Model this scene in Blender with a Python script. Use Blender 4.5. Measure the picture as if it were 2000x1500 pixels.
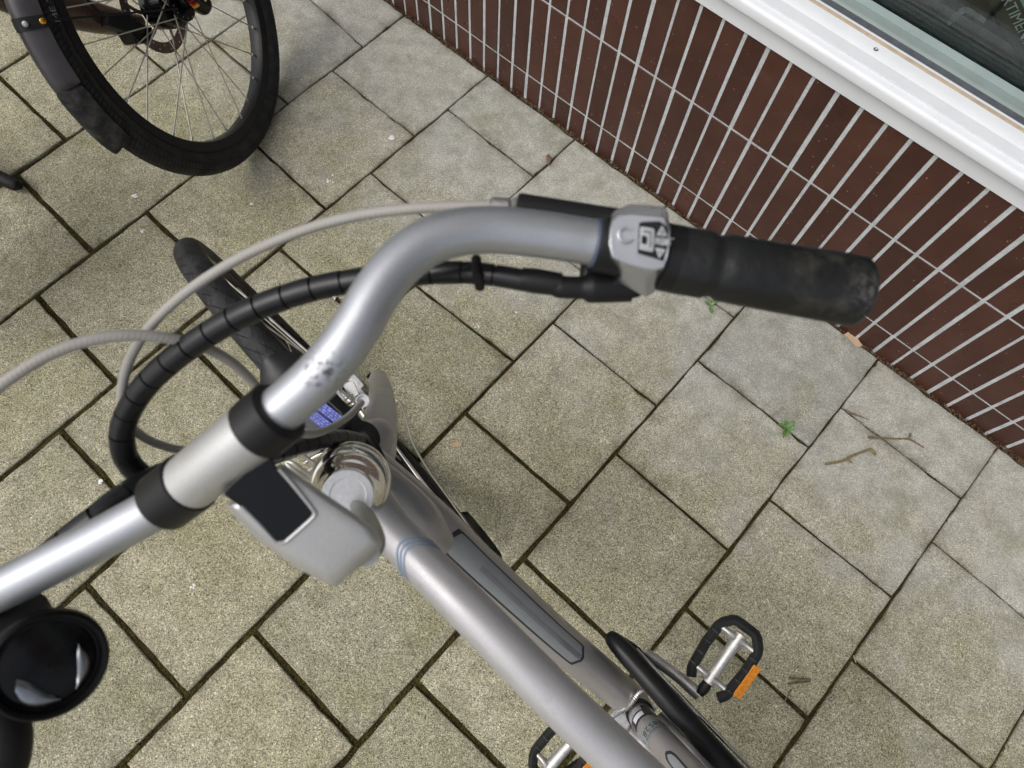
import bpy, bmesh, math, random
import numpy as np
from mathutils import Vector, Matrix
rnd = random.Random(7)
S = bpy.context.scene
for o in list(bpy.data.objects):
    bpy.data.objects.remove(o)
COL = S.collection

# ------------------------------------------------------------------ camera
V = lambda *a: np.array(a, float)
FPX, PITCH, ROLL, CAMH = 1358.29, math.radians(68.9513), math.radians(6.5656), 1.45017
_cp, _sp = math.cos(PITCH), math.sin(PITCH)
CF = V(0, _cp, -_sp)
_R0, _U0 = V(1, 0, 0), V(0, _sp, _cp)
CR = math.cos(ROLL) * _R0 + math.sin(ROLL) * _U0
CU = -math.sin(ROLL) * _R0 + math.cos(ROLL) * _U0
CC = V(0, 0, CAMH)
cam = bpy.data.cameras.new('camera')
cam.sensor_width = 36.0
cam.lens = FPX / 2000 * 36
cam.clip_start, cam.clip_end = 0.02, 400
cam.dof.use_dof = True
cam.dof.focus_distance = 1.32
cam.dof.aperture_fstop = 11.0
cam.dof.aperture_blades = 0
camo = bpy.data.objects.new('camera', cam)
COL.objects.link(camo)
camo.matrix_world = Matrix(((CR[0], CU[0], -CF[0], CC[0]), (CR[1], CU[1], -CF[1], CC[1]), (CR[2], CU[2], -CF[2], CC[2]), (0, 0, 0, 1)))
S.camera = camo

# ------------------------------------------------------------------ sky and sun (bright overcast)
SUN_EL, SUN_AZ = math.radians(52), math.radians(205)     # azimuth of the sun, counter-clockwise from +x
world = bpy.data.worlds.new('World')
S.world = world
world.use_nodes = True
wt = world.node_tree
wt.nodes.clear()
sky = wt.nodes.new('ShaderNodeTexSky')
sky.sky_type = 'NISHITA'
sky.sun_disc = False
sky.sun_elevation = SUN_EL
sky.sun_rotation = math.radians(90) - SUN_AZ
sky.dust_density = 4.0
sky.air_density = 1.0
bw = wt.nodes.new('ShaderNodeRGBToBW')
mx = wt.nodes.new('ShaderNodeMix')
mx.data_type = 'RGBA'
mx.inputs[0].default_value = 0.72        # cloud cover takes most of the blue out
bg = wt.nodes.new('ShaderNodeBackground')
bg.inputs[1].default_value = 0.15
wo = wt.nodes.new('ShaderNodeOutputWorld')
wt.links.new(sky.outputs[0], bw.inputs[0])
wt.links.new(sky.outputs[0], mx.inputs[6])
wt.links.new(bw.outputs[0], mx.inputs[7])
wt.links.new(mx.outputs[2], bg.inputs[0])
wt.links.new(bg.outputs[0], wo.inputs[0])
sl = bpy.data.lights.new('sun', 'SUN')
sl.energy = 0.65
sl.angle = math.radians(45)
sl.color = (1.0, 0.95, 0.87)
so = bpy.data.objects.new('sun', sl)
COL.objects.link(so)
sd = Vector((math.cos(SUN_EL) * math.cos(SUN_AZ), math.cos(SUN_EL) * math.sin(SUN_AZ), math.sin(SUN_EL)))
so.rotation_euler = (-sd).to_track_quat('-Z', 'Y').to_euler()
S.view_settings.view_transform = 'Standard'
S.view_settings.look = 'None'
S.view_settings.exposure = 0.45
S.view_settings.gamma = 1.0
S.view_settings.use_curve_mapping = False

# ------------------------------------------------------------------ photo geometry -> metres
def ray(x, y):
    return CF + CR * (x - 1000) / FPX - CU * (y - 750) / FPX
def G(x, y, z=0.0):                       # point at height z
    d = ray(x, y)
    return CC + d * (z - CC[2]) / d[2]
def D(x, y, t):                           # point t metres in front of the lens
    return CC + ray(x, y) * t
def PL(x, y, n, c):
    d = ray(x, y)
    return CC + d * ((c - CC @ n) / (d @ n))

# ------------------------------------------------------------------ materials
MATS = {}
class N:
    def __init__(s, name):
        s.m = bpy.data.materials.new(name)
        s.m.use_nodes = True
        s.t = s.m.node_tree
        s.b = s.t.nodes['Principled BSDF']
    def n(s, typ, **kw):
        q = s.t.nodes.new('ShaderNode' + typ)
        for k, v in kw.items():
            if k.startswith('i'):
                q.inputs[int(k[1:])].default_value = v
            else:
                setattr(q, k, v)
        return q
    def l(s, a, b):
        s.t.links.new(a, b)
    def pos(s):
        return s.n('NewGeometry').outputs['Position']
    def noise(s, scale, detail=4, rough=0.55, vec=None, out=0):
        q = s.n('TexNoise')
        q.inputs['Scale'].default_value = scale
        q.inputs['Detail'].default_value = detail
        q.inputs['Roughness'].default_value = rough
        s.l(vec if vec is not None else s.pos(), q.inputs['Vector'])
        return q.outputs[out]
    def vor(s, scale, vec=None, out='Distance', feature='F1'):
        q = s.n('TexVoronoi')
        q.feature = feature
        q.inputs['Scale'].default_value = scale
        s.l(vec if vec is not None else s.pos(), q.inputs['Vector'])
        return q.outputs[out]
    def ramp(s, fac, stops, interp='LINEAR'):
        q = s.n('ValToRGB')
        cr = q.color_ramp
        cr.interpolation = interp
        while len(cr.elements) < len(stops):
            cr.elements.new(0.5)
        for e, (p, c) in zip(cr.elements, stops):
            e.position = p
            e.color = (c, c, c, 1) if not hasattr(c, '__len__') else (*c, 1)
        s.l(fac, q.inputs[0])
        return q.outputs[0]
    def mix(s, fac, a, b, blend='MIX'):
        q = s.n('Mix', data_type='RGBA', blend_type=blend)
        for inp, v in ((q.inputs[0], fac), (q.inputs[6], a), (q.inputs[7], b)):
            if isinstance(v, (int, float)):
                inp.default_value = v if inp.type == 'VALUE' else (v, v, v, 1)
            elif isinstance(v, tuple):
                inp.default_value = (*v, 1)
            else:
                s.l(v, inp)
        return q.outputs[2]
    def math(s, op, a, b=None):
        q = s.n('Math', operation=op)
        for i, v in enumerate((a, b)):
            if v is None:
                continue
            if isinstance(v, (int, float)):
                q.inputs[i].default_value = v
            else:
                s.l(v, q.inputs[i])
        return q.outputs[0]
    def bump(s, h, dist=0.001, strength=1.0):
        q = s.n('Bump')
        q.inputs['Strength'].default_value = strength
        q.inputs['Distance'].default_value = dist
        s.l(h, q.inputs['Height'])
        s.l(q.outputs[0], s.b.inputs['Normal'])
    def set(s, color=None, rough=None, metal=None, spec=None, coat=None):
        for k, v in (('Base Color', color), ('Roughness', rough), ('Metallic', metal), ('Specular IOR Level', spec), ('Coat Weight', coat)):
            if v is None:
                continue
            inp = s.b.inputs[k]
            if isinstance(v, (int, float)):
                inp.default_value = v
            elif isinstance(v, tuple):
                inp.default_value = (*v, 1)
            else:
                s.l(v, inp)
        return s.m
    def objrand(s):
        return s.n('ObjectInfo').outputs['Random']
    def uv(s):
        return s.n('UVMap').outputs[0]

def plain(name, col, rough=0.5, metal=0.0, var=0.12, scale=60, bump=0.0, coat=0.0, spec=0.5):
    q = N(name)
    ns = q.noise(scale, 5)
    a = tuple(c * (1 - var) for c in col)
    b = tuple(min(1, c * (1 + var)) for c in col)
    rg = q.ramp(q.noise(scale * 0.6, 4), [(0.3, max(0.02, rough - 0.07)), (0.7, min(1, rough + 0.1))])
    q.set(color=q.mix(q.ramp(ns, [(0.3, 0.0), (0.7, 1.0)]), a, b), rough=rg, metal=metal, coat=coat, spec=spec)
    if bump:
        q.bump(q.noise(scale * 8, 3), bump)
    return q.m

WN, WC, WD = V(0.58004, 0.81459, 0), 1.08398, V(0.81459, -0.58004, 0)   # wall: normal into the building, offset, direction
def Wp(s, o, z):                          # point s along the wall, o in front of it, z up
    return WD * s + WN * (WC - o) + V(0, 0, z)

def mat_paver():
    q = N('concrete_paver')
    P = q.pos()
    dw = q.n('VectorMath', operation='DOT_PRODUCT')
    q.l(P, dw.inputs[0])
    dw.inputs[1].default_value = tuple(WN)
    dist = q.math('SUBTRACT', WC, dw.outputs['Value'])
    # every slab has its own stains: the noise is shifted by a random amount per slab
    cmb = q.n('CombineXYZ')
    q.l(q.math('MULTIPLY', q.objrand(), 37.0), cmb.inputs[0])
    q.l(q.math('MULTIPLY', q.objrand(), 91.0), cmb.inputs[1])
    sh = q.n('VectorMath', operation='ADD')
    q.l(P, sh.inputs[0])
    q.l(cmb.outputs[0], sh.inputs[1])
    PS = sh.outputs['Vector']
    big = q.noise(5.5, 5, 0.6)
    mid = q.noise(22, 4, 0.6, PS)
    wear = q.math('ADD', q.math('MULTIPLY', dist, 1.5), q.math('MULTIPLY', q.math('SUBTRACT', big, 0.5), 1.6))
    wf = q.ramp(wear, [(0.35, 0.0), (1.0, 1.0)])
    # sheltered concrete by the wall stays grey and closed; further out the skin has worn to sharp sand
    grey = q.mix(q.ramp(mid, [(0.35, 0.0), (0.7, 1.0)]), (0.318, 0.318, 0.286), (0.45, 0.445, 0.405))
    sand = q.mix(q.ramp(mid, [(0.3, 0.0), (0.7, 1.0)]), (0.292, 0.274, 0.196), (0.412, 0.389, 0.290))
    base = q.mix(wf, grey, sand)
    alg = q.ramp(q.noise(8.5, 5, 0.62, PS), [(0.54, 0.0), (0.76, 0.5)])
    sxa = q.n('SeparateXYZ')
    q.l(q.uv(), sxa.inputs[0])
    rimf = q.math('SUBTRACT', 1.0, q.math('MULTIPLY', sxa.outputs[0], 0.9))
    alg2 = q.math('MULTIPLY', q.math('MULTIPLY', q.ramp(q.noise(4.6, 4, 0.55, PS), [(0.42, 0.0), (0.70, 0.48)]), rimf), q.math('ADD', q.math('MULTIPLY', wf, 0.7), 0.25))
    base = q.mix(alg2, base, (0.215, 0.212, 0.105))
    base = q.mix(alg, base, (0.185, 0.185, 0.085))
    smud = q.ramp(q.noise(14, 6, 0.7, PS), [(0.55, 0.0), (0.8, 0.5)])
    base = q.mix(smud, base, (0.17, 0.163, 0.13))
    # aggregate: pale and dark grains
    c1 = q.vor(640, out='Color')
    sep = q.n('SeparateColor')
    q.l(c1, sep.inputs[0])
    grain = q.ramp(sep.outputs[0], [(0.0, 0.25), (0.2, 0.6), (0.36, 0.94), (0.62, 1.07), (0.84, 1.3), (1.0, 2.0)])
    c2 = q.vor(330, out='Color')
    sep2 = q.n('SeparateColor')
    q.l(c2, sep2.inputs[0])
    grain2 = q.ramp(sep2.outputs[1], [(0.0, 0.66), (0.14, 0.96), (0.84, 1.02), (1.0, 1.38)])
    g = q.mix(1.0, grain, grain2, 'MULTIPLY')
    gs = q.mix(q.math('ADD', q.math('MULTIPLY', wf, 0.55), 0.4), (1.0, 1.0, 1.0), g)
    base = q.mix(1.0, base, gs, 'MULTIPLY')
    tint = q.ramp(q.objrand(), [(0.0, (0.89, 0.89, 0.88)), (0.4, (0.98, 0.975, 0.96)), (0.7, (1.03, 1.015, 0.99)), (1.0, (1.09, 1.075, 1.06))])
    base = q.mix(1.0, base, tint, 'MULTIPLY')
    sx = q.n('SeparateXYZ')
    q.l(q.uv(), sx.inputs[0])
    ed = q.math('MULTIPLY', q.math('POWER', sx.outputs[0], 1.6), q.ramp(q.noise(11, 5, 0.7), [(0.42, 0.0), (0.66, 0.75)]))
    base = q.mix(ed, base, (0.085, 0.072, 0.045))
    q.set(color=base, rough=0.93, spec=0.2)
    h = q.math('ADD', q.math('MULTIPLY', q.vor(430), 1.0), q.math('MULTIPLY', q.noise(260, 3), 0.8))
    q.bump(h, 0.0011, 0.75)
    return q.m

def mat_joint():
    q = N('joint_moss_and_dirt')
    a = q.noise(38, 5, 0.65)
    c = q.ramp(a, [(0.3, (0.035, 0.024, 0.012)), (0.5, (0.055, 0.042, 0.018)), (0.63, (0.085, 0.078, 0.02)), (0.8, (0.11, 0.092, 0.055))])
    sp = q.ramp(q.noise(420, 3), [(0.35, 0.45), (0.7, 1.5)])
    q.set(color=q.mix(1.0, c, sp, 'MULTIPLY'), rough=1.0, spec=0.1)
    q.bump(q.noise(300, 4), 0.004)
    return q.m

def mat_grains(name, stops):
    q = N(name)
    c = q.ramp(q.noise(170, 2), stops)
    q.set(color=c, rough=0.95, spec=0.15)
    return q.m

def mat_glaze():
    q = N('brown_glazed_tile')
    n1 = q.noise(14, 5, 0.6)
    base = q.mix(q.ramp(n1, [(0.3, 0.0), (0.75, 1.0)]), (0.046, 0.0170, 0.0112), (0.065, 0.0258, 0.0182))
    base = q.mix(1.0, base, q.ramp(q.objrand(), [(0.0, 0.84), (0.5, 1.0), (1.0, 1.2)]), 'MULTIPLY')
    sm = q.ramp(q.noise(9, 7, 0.72), [(0.58, 0.0), (0.8, 0.26)])
    base = q.mix(sm, base, (0.12, 0.088, 0.08))
    fl = q.vor(75, out='Distance')
    gate = q.ramp(q.noise(60, 2), [(0.52, 0.0), (0.56, 1.0)])
    flk = q.math('MULTIPLY', q.ramp(fl, [(0.07, 1.0), (0.11, 0.0)]), gate)
    base = q.mix(flk, base, (0.32, 0.22, 0.13))
    q.set(color=base, rough=q.ramp(q.noise(30, 5), [(0.3, 0.24), (0.75, 0.45)]), spec=0.4)
    q.bump(q.noise(24, 3), 0.0012, 0.5)
    return q.m

def mat_grout():
    q = N('grey_grout')
    c = q.mix(q.ramp(q.noise(40, 5), [(0.3, 0.0), (0.7, 1.0)]), (0.38, 0.395, 0.40), (0.52, 0.54, 0.55))
    c = q.mix(1.0, c, q.ramp(q.noise(500, 3), [(0.3, 0.82), (0.7, 1.12)]), 'MULTIPLY')
    q.set(color=c, rough=0.92, spec=0.2)
    q.bump(q.noise(450, 3), 0.0008)
    return q.m

def mat_white():
    q = N('white_gloss_paint')
    c = q.mix(q.ramp(q.noise(9, 4), [(0.3, 0.0), (0.7, 1.0)]), (0.62, 0.635, 0.66), (0.675, 0.69, 0.715))
    spk = q.math('MULTIPLY', q.ramp(q.vor(95), [(0.05, 1.0), (0.085, 0.0)]), q.ramp(q.noise(48, 2), [(0.56, 0.0), (0.6, 1.0)]))
    c = q.mix(spk, c, (0.2, 0.19, 0.17))
    q.set(color=c, rough=0.38)
    q.bump(q.noise(55, 3), 0.0006, 0.4)
    return q.m

def mat_metalpaint(name, col, rough, metal, scuff=0.35):
    q = N(name)
    fl = q.ramp(q.noise(900, 2), [(0.3, 0.93), (0.7, 1.07)])
    c = q.mix(1.0, col, fl, 'MULTIPLY')
    s = q.ramp(q.noise(26, 7, 0.72), [(0.60, 0.0), (0.74, scuff)])
    c = q.mix(s, c, (0.17, 0.16, 0.15))
    dust = q.ramp(q.noise(11, 4), [(0.4, 0.0), (0.8, 0.25)])
    c = q.mix(dust, c, (0.40, 0.38, 0.34))
    q.set(color=c, rough=q.ramp(q.noise(35, 5), [(0.3, rough - 0.05), (0.75, rough + 0.12)]), metal=metal)
    return q.m

def mat_rubber(name, dust=(0.10, 0.095, 0.085), amt=0.6, tread=None):
    q = N(name)
    d = q.ramp(q.noise(30, 6, 0.7), [(0.42, 0.0), (0.75, amt)])
    c = q.mix(d, (0.014, 0.014, 0.015), dust)
    q.set(color=c, rough=q.ramp(q.noise(20, 4), [(0.3, 0.5), (0.7, 0.75)]), spec=0.25)
    if tread:
        uv = q.uv()
        sx = q.n('SeparateXYZ')
        q.l(uv, sx.inputs[0])
        u, v = sx.outputs[0], sx.outputs[1]       # u metres round the wheel, v 0..1 round the section (0.5 on the tread)
        av = q.math('ABSOLUTE', q.math('SUBTRACT', v, 0.5))
        if tread == 'arc':
            ph = q.math('ADD', q.math('MULTIPLY', u, 1 / 0.026), q.math('MULTIPLY', av, 9.0))
            sw = q.math('FRACT', ph)
            g1 = q.ramp(sw, [(0.0, 0.0), (0.06, 0.0), (0.10, 1.0)])
            ph2 = q.math('FRACT', q.math('ADD', q.math('MULTIPLY', u, 1 / 0.052), q.math('MULTIPLY', av, -6.0)))
            g2 = q.ramp(ph2, [(0.0, 0.0), (0.035, 0.0), (0.06, 1.0)])
            mask = q.ramp(av, [(0.02, 0.0), (0.05, 1.0), (0.19, 1.0), (0.21, 0.0)])
            h = q.math('SUBTRACT', 1.0, q.math('MULTIPLY', mask, q.math('SUBTRACT', 1.0, q.math('MINIMUM', g1, g2))))
        else:
            ph = q.math('FRACT', q.math('ADD', q.math('MULTIPLY', u, 1 / 0.0095), q.math('MULTIPLY', av, 7.0)))
            g1 = q.ramp(ph, [(0.0, 0.0), (0.13, 0.0), (0.22, 1.0)])
            ring = q.math('FRACT', q.math('MULTIPLY', av, 13.0))
            g2 = q.ramp(ring, [(0.0, 0.0), (0.12, 0.0), (0.2, 1.0)])
            mask = q.ramp(av, [(0.0, 1.0), (0.26, 1.0), (0.275, 0.0)])
            h = q.math('SUBTRACT', 1.0, q.math('MULTIPLY', mask, q.math('SUBTRACT', 1.0, q.math('MINIMUM', g1, g2))))
        q.bump(h, 0.0028, 0.85)
        q.set(color=q.mix(1.0, c, q.ramp(h, [(0.0, 0.25), (0.8, 1.0)]), 'MULTIPLY'))
    else:
        q.bump(q.noise(400, 3), 0.0004)
    return q.m

def mat_braid():
    q = N('braided_grey_cable')
    sx = q.n('SeparateXYZ')
    q.l(q.uv(), sx.inputs[0])
    a = q.math('SINE', q.math('ADD', q.math('MULTIPLY', sx.outputs[0], 2300), q.math('MULTIPLY', sx.outputs[1], 12.566)))
    c = q.mix(q.ramp(a, [(0.0, 0.0), (1.0, 1.0)]), (0.32, 0.308, 0.288), (0.352, 0.338, 0.316))
    c = q.mix(q.ramp(q.noise(30, 4), [(0.4, 0.0), (0.8, 0.4)]), c, (0.25, 0.22, 0.17))
    q.set(color=c, rough=0.55)
    q.bump(a, 0.0003, 0.18)
    return q.m

def mat_glass():
    q = N('window_glass')
    t = q.t
    tr = q.n('BsdfTransparent')
    tr.inputs[0].default_value = (0.82, 0.88, 0.86, 1)
    gl = q.n('BsdfGlossy')
    gl.inputs[1].default_value = 0.03
    fr = q.n('Fresnel')
    fr.inputs[0].default_value = 1.5
    mxs = q.n('MixShader')
    q.l(fr.outputs[0], mxs.inputs[0])
    q.l(tr.outputs[0], mxs.inputs[1])
    q.l(gl.outputs[0], mxs.inputs[2])
    q.l(mxs.outputs[0], t.nodes['Material Output'].inputs[0])
    return q.m

M = {
    'paver': mat_paver(), 'joint': mat_joint(), 'glaze': mat_glaze(), 'grout': mat_grout(), 'white': mat_white(),
    'moss': mat_grains('moss_tufts', [(0.3, (0.045, 0.04, 0.012)), (0.5, (0.075, 0.075, 0.018)), (0.62, (0.05, 0.035, 0.018)), (0.75, (0.14, 0.12, 0.07))]),
    'litter': mat_grains('leaf_litter', [(0.25, (0.025, 0.018, 0.013)), (0.45, (0.07, 0.045, 0.025)), (0.56, (0.16, 0.115, 0.07)), (0.64, (0.05, 0.032, 0.02)), (0.78, (0.30, 0.25, 0.18))]),
    'frame': mat_metalpaint('silver_grey_frame_paint', (0.49, 0.48, 0.495), 0.40, 0.5, 0.22),
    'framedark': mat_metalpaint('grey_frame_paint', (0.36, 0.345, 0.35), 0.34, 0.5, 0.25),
    'bar': mat_metalpaint('satin_silver_alloy', (0.46, 0.465, 0.50), 0.42, 0.8, 0.0),
    'barworn': None,
    'stem': mat_metalpaint('matt_silver_alloy', (0.50, 0.50, 0.50), 0.42, 0.6, 0.0),
    'chrome': plain('polished_chrome', (0.78, 0.76, 0.72), 0.07, 1.0, 0.06),
    'steel': plain('bright_spoke_steel', (0.56, 0.53, 0.48), 0.4, 0.9, 0.2),
    'alu': plain('cast_aluminium', (0.30, 0.295, 0.29), 0.42, 0.85, 0.22, 120, 0.0004),
    'black': plain('black_plastic', (0.008, 0.008, 0.009), 0.38, 0.0, 0.2, 40, spec=0.28),
    'mattblack': plain('matt_black_plastic', (0.009, 0.009, 0.010), 0.55, 0.0, 0.25, 40, 0.0003, spec=0.25),
    'glossblack': plain('gloss_black_plastic', (0.004, 0.004, 0.0045), 0.12, 0.0, 0.3, 25, spec=0.35),
    'hose': plain('black_spiral_sleeve', (0.0075, 0.008, 0.010), 0.34, 0.0, 0.2, 50, spec=0.35),
    'grip': None,
    'tyre': mat_rubber('road_tyre_rubber', dust=(0.055, 0.055, 0.058), amt=0.8, tread='arc'),
    'tyre2': mat_rubber('block_tyre_rubber', dust=(0.045, 0.043, 0.042), amt=0.8, tread='block'),
    'cage': plain('worn_pedal_plastic', (0.014, 0.0145, 0.015), 0.5, 0.0, 0.3, 60, 0.0004, spec=0.3),
    'slate': plain('slate_blue_plastic', (0.06, 0.075, 0.105), 0.4, 0.0, 0.2, 40),
    'ringwhite': plain('brushed_bright_ring', (0.66, 0.67, 0.70), 0.4, 0.3, 0.08, 300),
    'brickdark': plain('dark_brick', (0.10, 0.055, 0.04), 0.85, 0.0, 0.25, 12),
    'labelprint': plain('pale_label_print', (0.20, 0.27, 0.52), 0.45, 0.0, 0.1),
    'darkdisc': plain('dull_grey_disc', (0.17, 0.17, 0.165), 0.5, 0.3, 0.08, 200),
    'wire': plain('galvanised_wire', (0.50, 0.49, 0.46), 0.4, 0.6, 0.1, 150),
    'platesteel': plain('zinc_plate', (0.58, 0.58, 0.58), 0.4, 0.4, 0.15, 200),
    'bellreflect': plain('painted_reflection_metal', (0.30, 0.31, 0.33), 0.25, 1.0, 0.25, 60),  # for the patches that imitate reflections on the bell
    'bellblack': plain('worn_black_bell', (0.0035, 0.0035, 0.004), 0.42, 0.0, 0.3, 50, spec=0.14),
    'crankalu': plain('polished_crank_alloy', (0.50, 0.49, 0.475), 0.4, 0.65, 0.18, 120, 0.0003),
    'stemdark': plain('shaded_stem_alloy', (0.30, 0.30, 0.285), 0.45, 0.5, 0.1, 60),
    'frayed': plain('frayed_grey_rubber', (0.055, 0.052, 0.056), 0.8, 0.0, 0.6, 200),
    'bellcap': plain('scratched_black_cap', (0.005, 0.005, 0.006), 0.22, 0.0, 0.9, 60, spec=0.25),
    'rubber': mat_rubber('plain_rubber', amt=0.35),
    'fender': plain('black_mudguard_plastic', (0.012, 0.012, 0.014), 0.42, 0.0, 0.2, 35, spec=0.35),
    'fender2': plain('satin_grey_mudguard', (0.062, 0.056, 0.06), 0.38, 0.3, 0.25, 22, 0.0002),
    'flap': mat_rubber('dusty_flap_rubber', dust=(0.12, 0.115, 0.11), amt=0.6),
    'bronze': plain('bronze_brown_paint', (0.085, 0.05, 0.04), 0.3, 0.3, 0.2, 20),
    'rotor': plain('brown_tinted_steel', (0.2, 0.145, 0.125), 0.4, 0.85, 0.2, 70),
    'orange': plain('amber_reflector', (0.70, 0.24, 0.012), 0.25, 0.0, 0.2, 300, 0.0006),
    'blue': plain('blue_label', (0.012, 0.022, 0.33), 0.3, 0.0, 0.15),
    'print_white': plain('white_print', (0.7, 0.71, 0.74), 0.45, 0.0, 0.1),
    'print_black': plain('black_print', (0.02, 0.02, 0.024), 0.45, 0.0, 0.1),
    'print_grey': plain('grey_blue_print', (0.225, 0.24, 0.25), 0.42, 0.0, 0.06),
    'print_strip': plain('grey_strip_print', (0.165, 0.172, 0.18), 0.42, 0.0, 0.06),
    'print_dkgrey': plain('dark_grey_print', (0.12, 0.13, 0.15), 0.42, 0.0, 0.06),
    'print_blue': plain('pale_blue_print', (0.26, 0.335, 0.46), 0.4, 0.0, 0.1),
    'key': plain('silver_keypad_plastic', (0.52, 0.53, 0.56), 0.27, 0.8, 0.05),
    'button': plain('grey_button_rubber', (0.36, 0.38, 0.39), 0.5, 0.0, 0.08),
    'teal': plain('grey_green_window_frame', (0.235, 0.29, 0.285), 0.4, 0.0, 0.08, 18),
    'teal2': plain('green_window_bead', (0.165, 0.205, 0.195), 0.42, 0.0, 0.08, 18),
    'gasket': plain('dark_grey_sealant', (0.065, 0.072, 0.085), 0.6, 0.0, 0.2, 60, 0.0008),
    'wood': plain('bare_wood_edge', (0.42, 0.33, 0.235), 0.7, 0.0, 0.2, 45),
    'room': plain('dark_interior', (0.035, 0.035, 0.032), 0.8, 0.0, 0.3, 8),
    'glass': mat_glass(),
    'twig': plain('dry_twig_bark', (0.17, 0.115, 0.07), 0.85, 0.0, 0.4, 160, 0.0006),
    'twig2': plain('olive_twig_bark', (0.20, 0.155, 0.07), 0.85, 0.0, 0.35, 160, 0.0006),
    'leaf': plain('young_green_leaf', (0.10, 0.23, 0.045), 0.5, 0.0, 0.3, 120),
    'stain': plain('white_dropping', (0.72, 0.72, 0.70), 0.8, 0.0, 0.12, 200),
    'card': plain('tan_card', (0.47, 0.34, 0.22), 0.8, 0.0, 0.1, 80),
    'gold': plain('gold_anodised', (0.75, 0.36, 0.06), 0.25, 1.0, 0.1),
    'red': plain('red_anodised', (0.30, 0.02, 0.02), 0.3, 0.7, 0.1),
    'cream': plain('cream_sticker', (0.62, 0.58, 0.36), 0.4, 0.0, 0.06),
    'paleblue': plain('pale_blue_trim', (0.42, 0.56, 0.62), 0.35, 0.0, 0.05),
    'glue': plain('grey_glue_residue', (0.20, 0.20, 0.19), 0.8, 0.0, 0.4, 220),
    'weld': plain('bare_weld_aluminium', (0.55, 0.54, 0.53), 0.3, 0.8, 0.15, 150),
}
def _barworn():
    q = N('worn_silver_alloy')
    c = q.mix(1.0, (0.445, 0.458, 0.49), q.ramp(q.noise(900, 2), [(0.3, 0.95), (0.7, 1.05)]), 'MULTIPLY')
    p = D(628, 728, 0.312 - 0.011)
    vd = q.n('VectorMath', operation='DISTANCE')
    q.l(q.pos(), vd.inputs[0])
    vd.inputs[1].default_value = tuple(p)
    near = q.ramp(vd.outputs['Value'], [(0.0, 1.0), (0.006, 0.9), (0.0125, 0.0)])
    blot = q.ramp(q.noise(330, 5, 0.7), [(0.50, 0.0), (0.60, 1.0)])
    c = q.mix(q.math('MULTIPLY', near, blot), c, (0.10, 0.095, 0.09))
    mp = q.n('Mapping')
    mp.inputs['Rotation'].default_value = (0.4, 0.2, 0.7)
    mp.inputs['Scale'].default_value = (1, 9, 1)
    q.l(q.pos(), mp.inputs['Vector'])
    scr = q.ramp(q.noise(90, 6, 0.8, mp.outputs[0]), [(0.66, 0.0), (0.72, 0.5)])
    c = q.mix(scr, c, (0.24, 0.235, 0.23))
    q.set(color=c, rough=q.ramp(q.noise(30, 4), [(0.3, 0.44), (0.75, 0.54)]), metal=0.85)
    return q.m
M['barworn'] = _barworn()
def _grip():
    q = N('scuffed_grip_rubber')
    c = q.mix(q.ramp(q.noise(22, 5), [(0.35, 0.0), (0.7, 1.0)]), (0.007, 0.0075, 0.008), (0.015, 0.0155, 0.016))
    p = D(1622, 548, 0.342 - 0.016)
    vd = q.n('VectorMath', operation='DISTANCE')
    q.l(q.pos(), vd.inputs[0])
    vd.inputs[1].default_value = tuple(p)
    near = q.ramp(vd.outputs['Value'], [(0.0, 0.0), (0.009, 0.1), (0.0125, 0.8), (0.016, 0.55), (0.024, 0.0)])
    blot = q.ramp(q.noise(130, 5, 0.65), [(0.40, 0.0), (0.62, 0.8)])
    c = q.mix(q.math('MULTIPLY', near, blot), c, (0.06, 0.056, 0.046))
    pe = D(1684, 570, 0.332)
    ve = q.n('VectorMath', operation='DISTANCE')
    q.l(q.pos(), ve.inputs[0])
    ve.inputs[1].default_value = tuple(pe)
    ne = q.ramp(ve.outputs['Value'], [(0.004, 0.9), (0.012, 0.0)])
    c = q.mix(q.math('MULTIPLY', ne, q.ramp(q.noise(260, 5, 0.7), [(0.45, 0.0), (0.6, 0.9)])), c, (0.11, 0.105, 0.10))
    q.set(color=c, rough=q.ramp(q.noise(40, 4), [(0.3, 0.34), (0.7, 0.52)]), spec=0.35)
    q.bump(q.noise(200, 3), 0.0005)
    return q.m
M['grip'] = _grip()

# ------------------------------------------------------------------ mesh helpers
def mk(name, v, f, mat, parent=None, smooth=True, uvs=None, auto=None, **props):
    me = bpy.data.meshes.new(name)
    me.from_pydata([tuple(map(float, p)) for p in v], [], [tuple(int(i) for i in q) for q in f])
    if uvs is not None:
        ul = me.uv_layers.new(name='UVMap')
        li = np.zeros(len(me.loops), np.int32)
        me.loops.foreach_get('vertex_index', li)
        ul.data.foreach_set('uv', np.asarray(uvs, np.float32)[li].ravel())
    if smooth:
        me.polygons.foreach_set('use_smooth', [True] * len(me.polygons))
    me.validate()
    me.materials.append(mat)
    o = bpy.data.objects.new(name, me)
    COL.objects.link(o)
    if auto is not None:
        me.set_sharp_from_angle(angle=math.radians(auto))
    if parent is not None:
        o.parent = parent
    for k, val in props.items():
        o[k] = val
    return o
def thing(name, label, cat, loc=(0, 0, 0), group=None):
    o = bpy.data.objects.new(name, None)
    o.empty_display_size = 0.05
    COL.objects.link(o)
    o['label'], o['category'] = label, cat
    if group:
        o['group'] = group
    return o
def unit(a):
    a = np.asarray(a, float)
    return a / (np.linalg.norm(a) + 1e-12)
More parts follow.
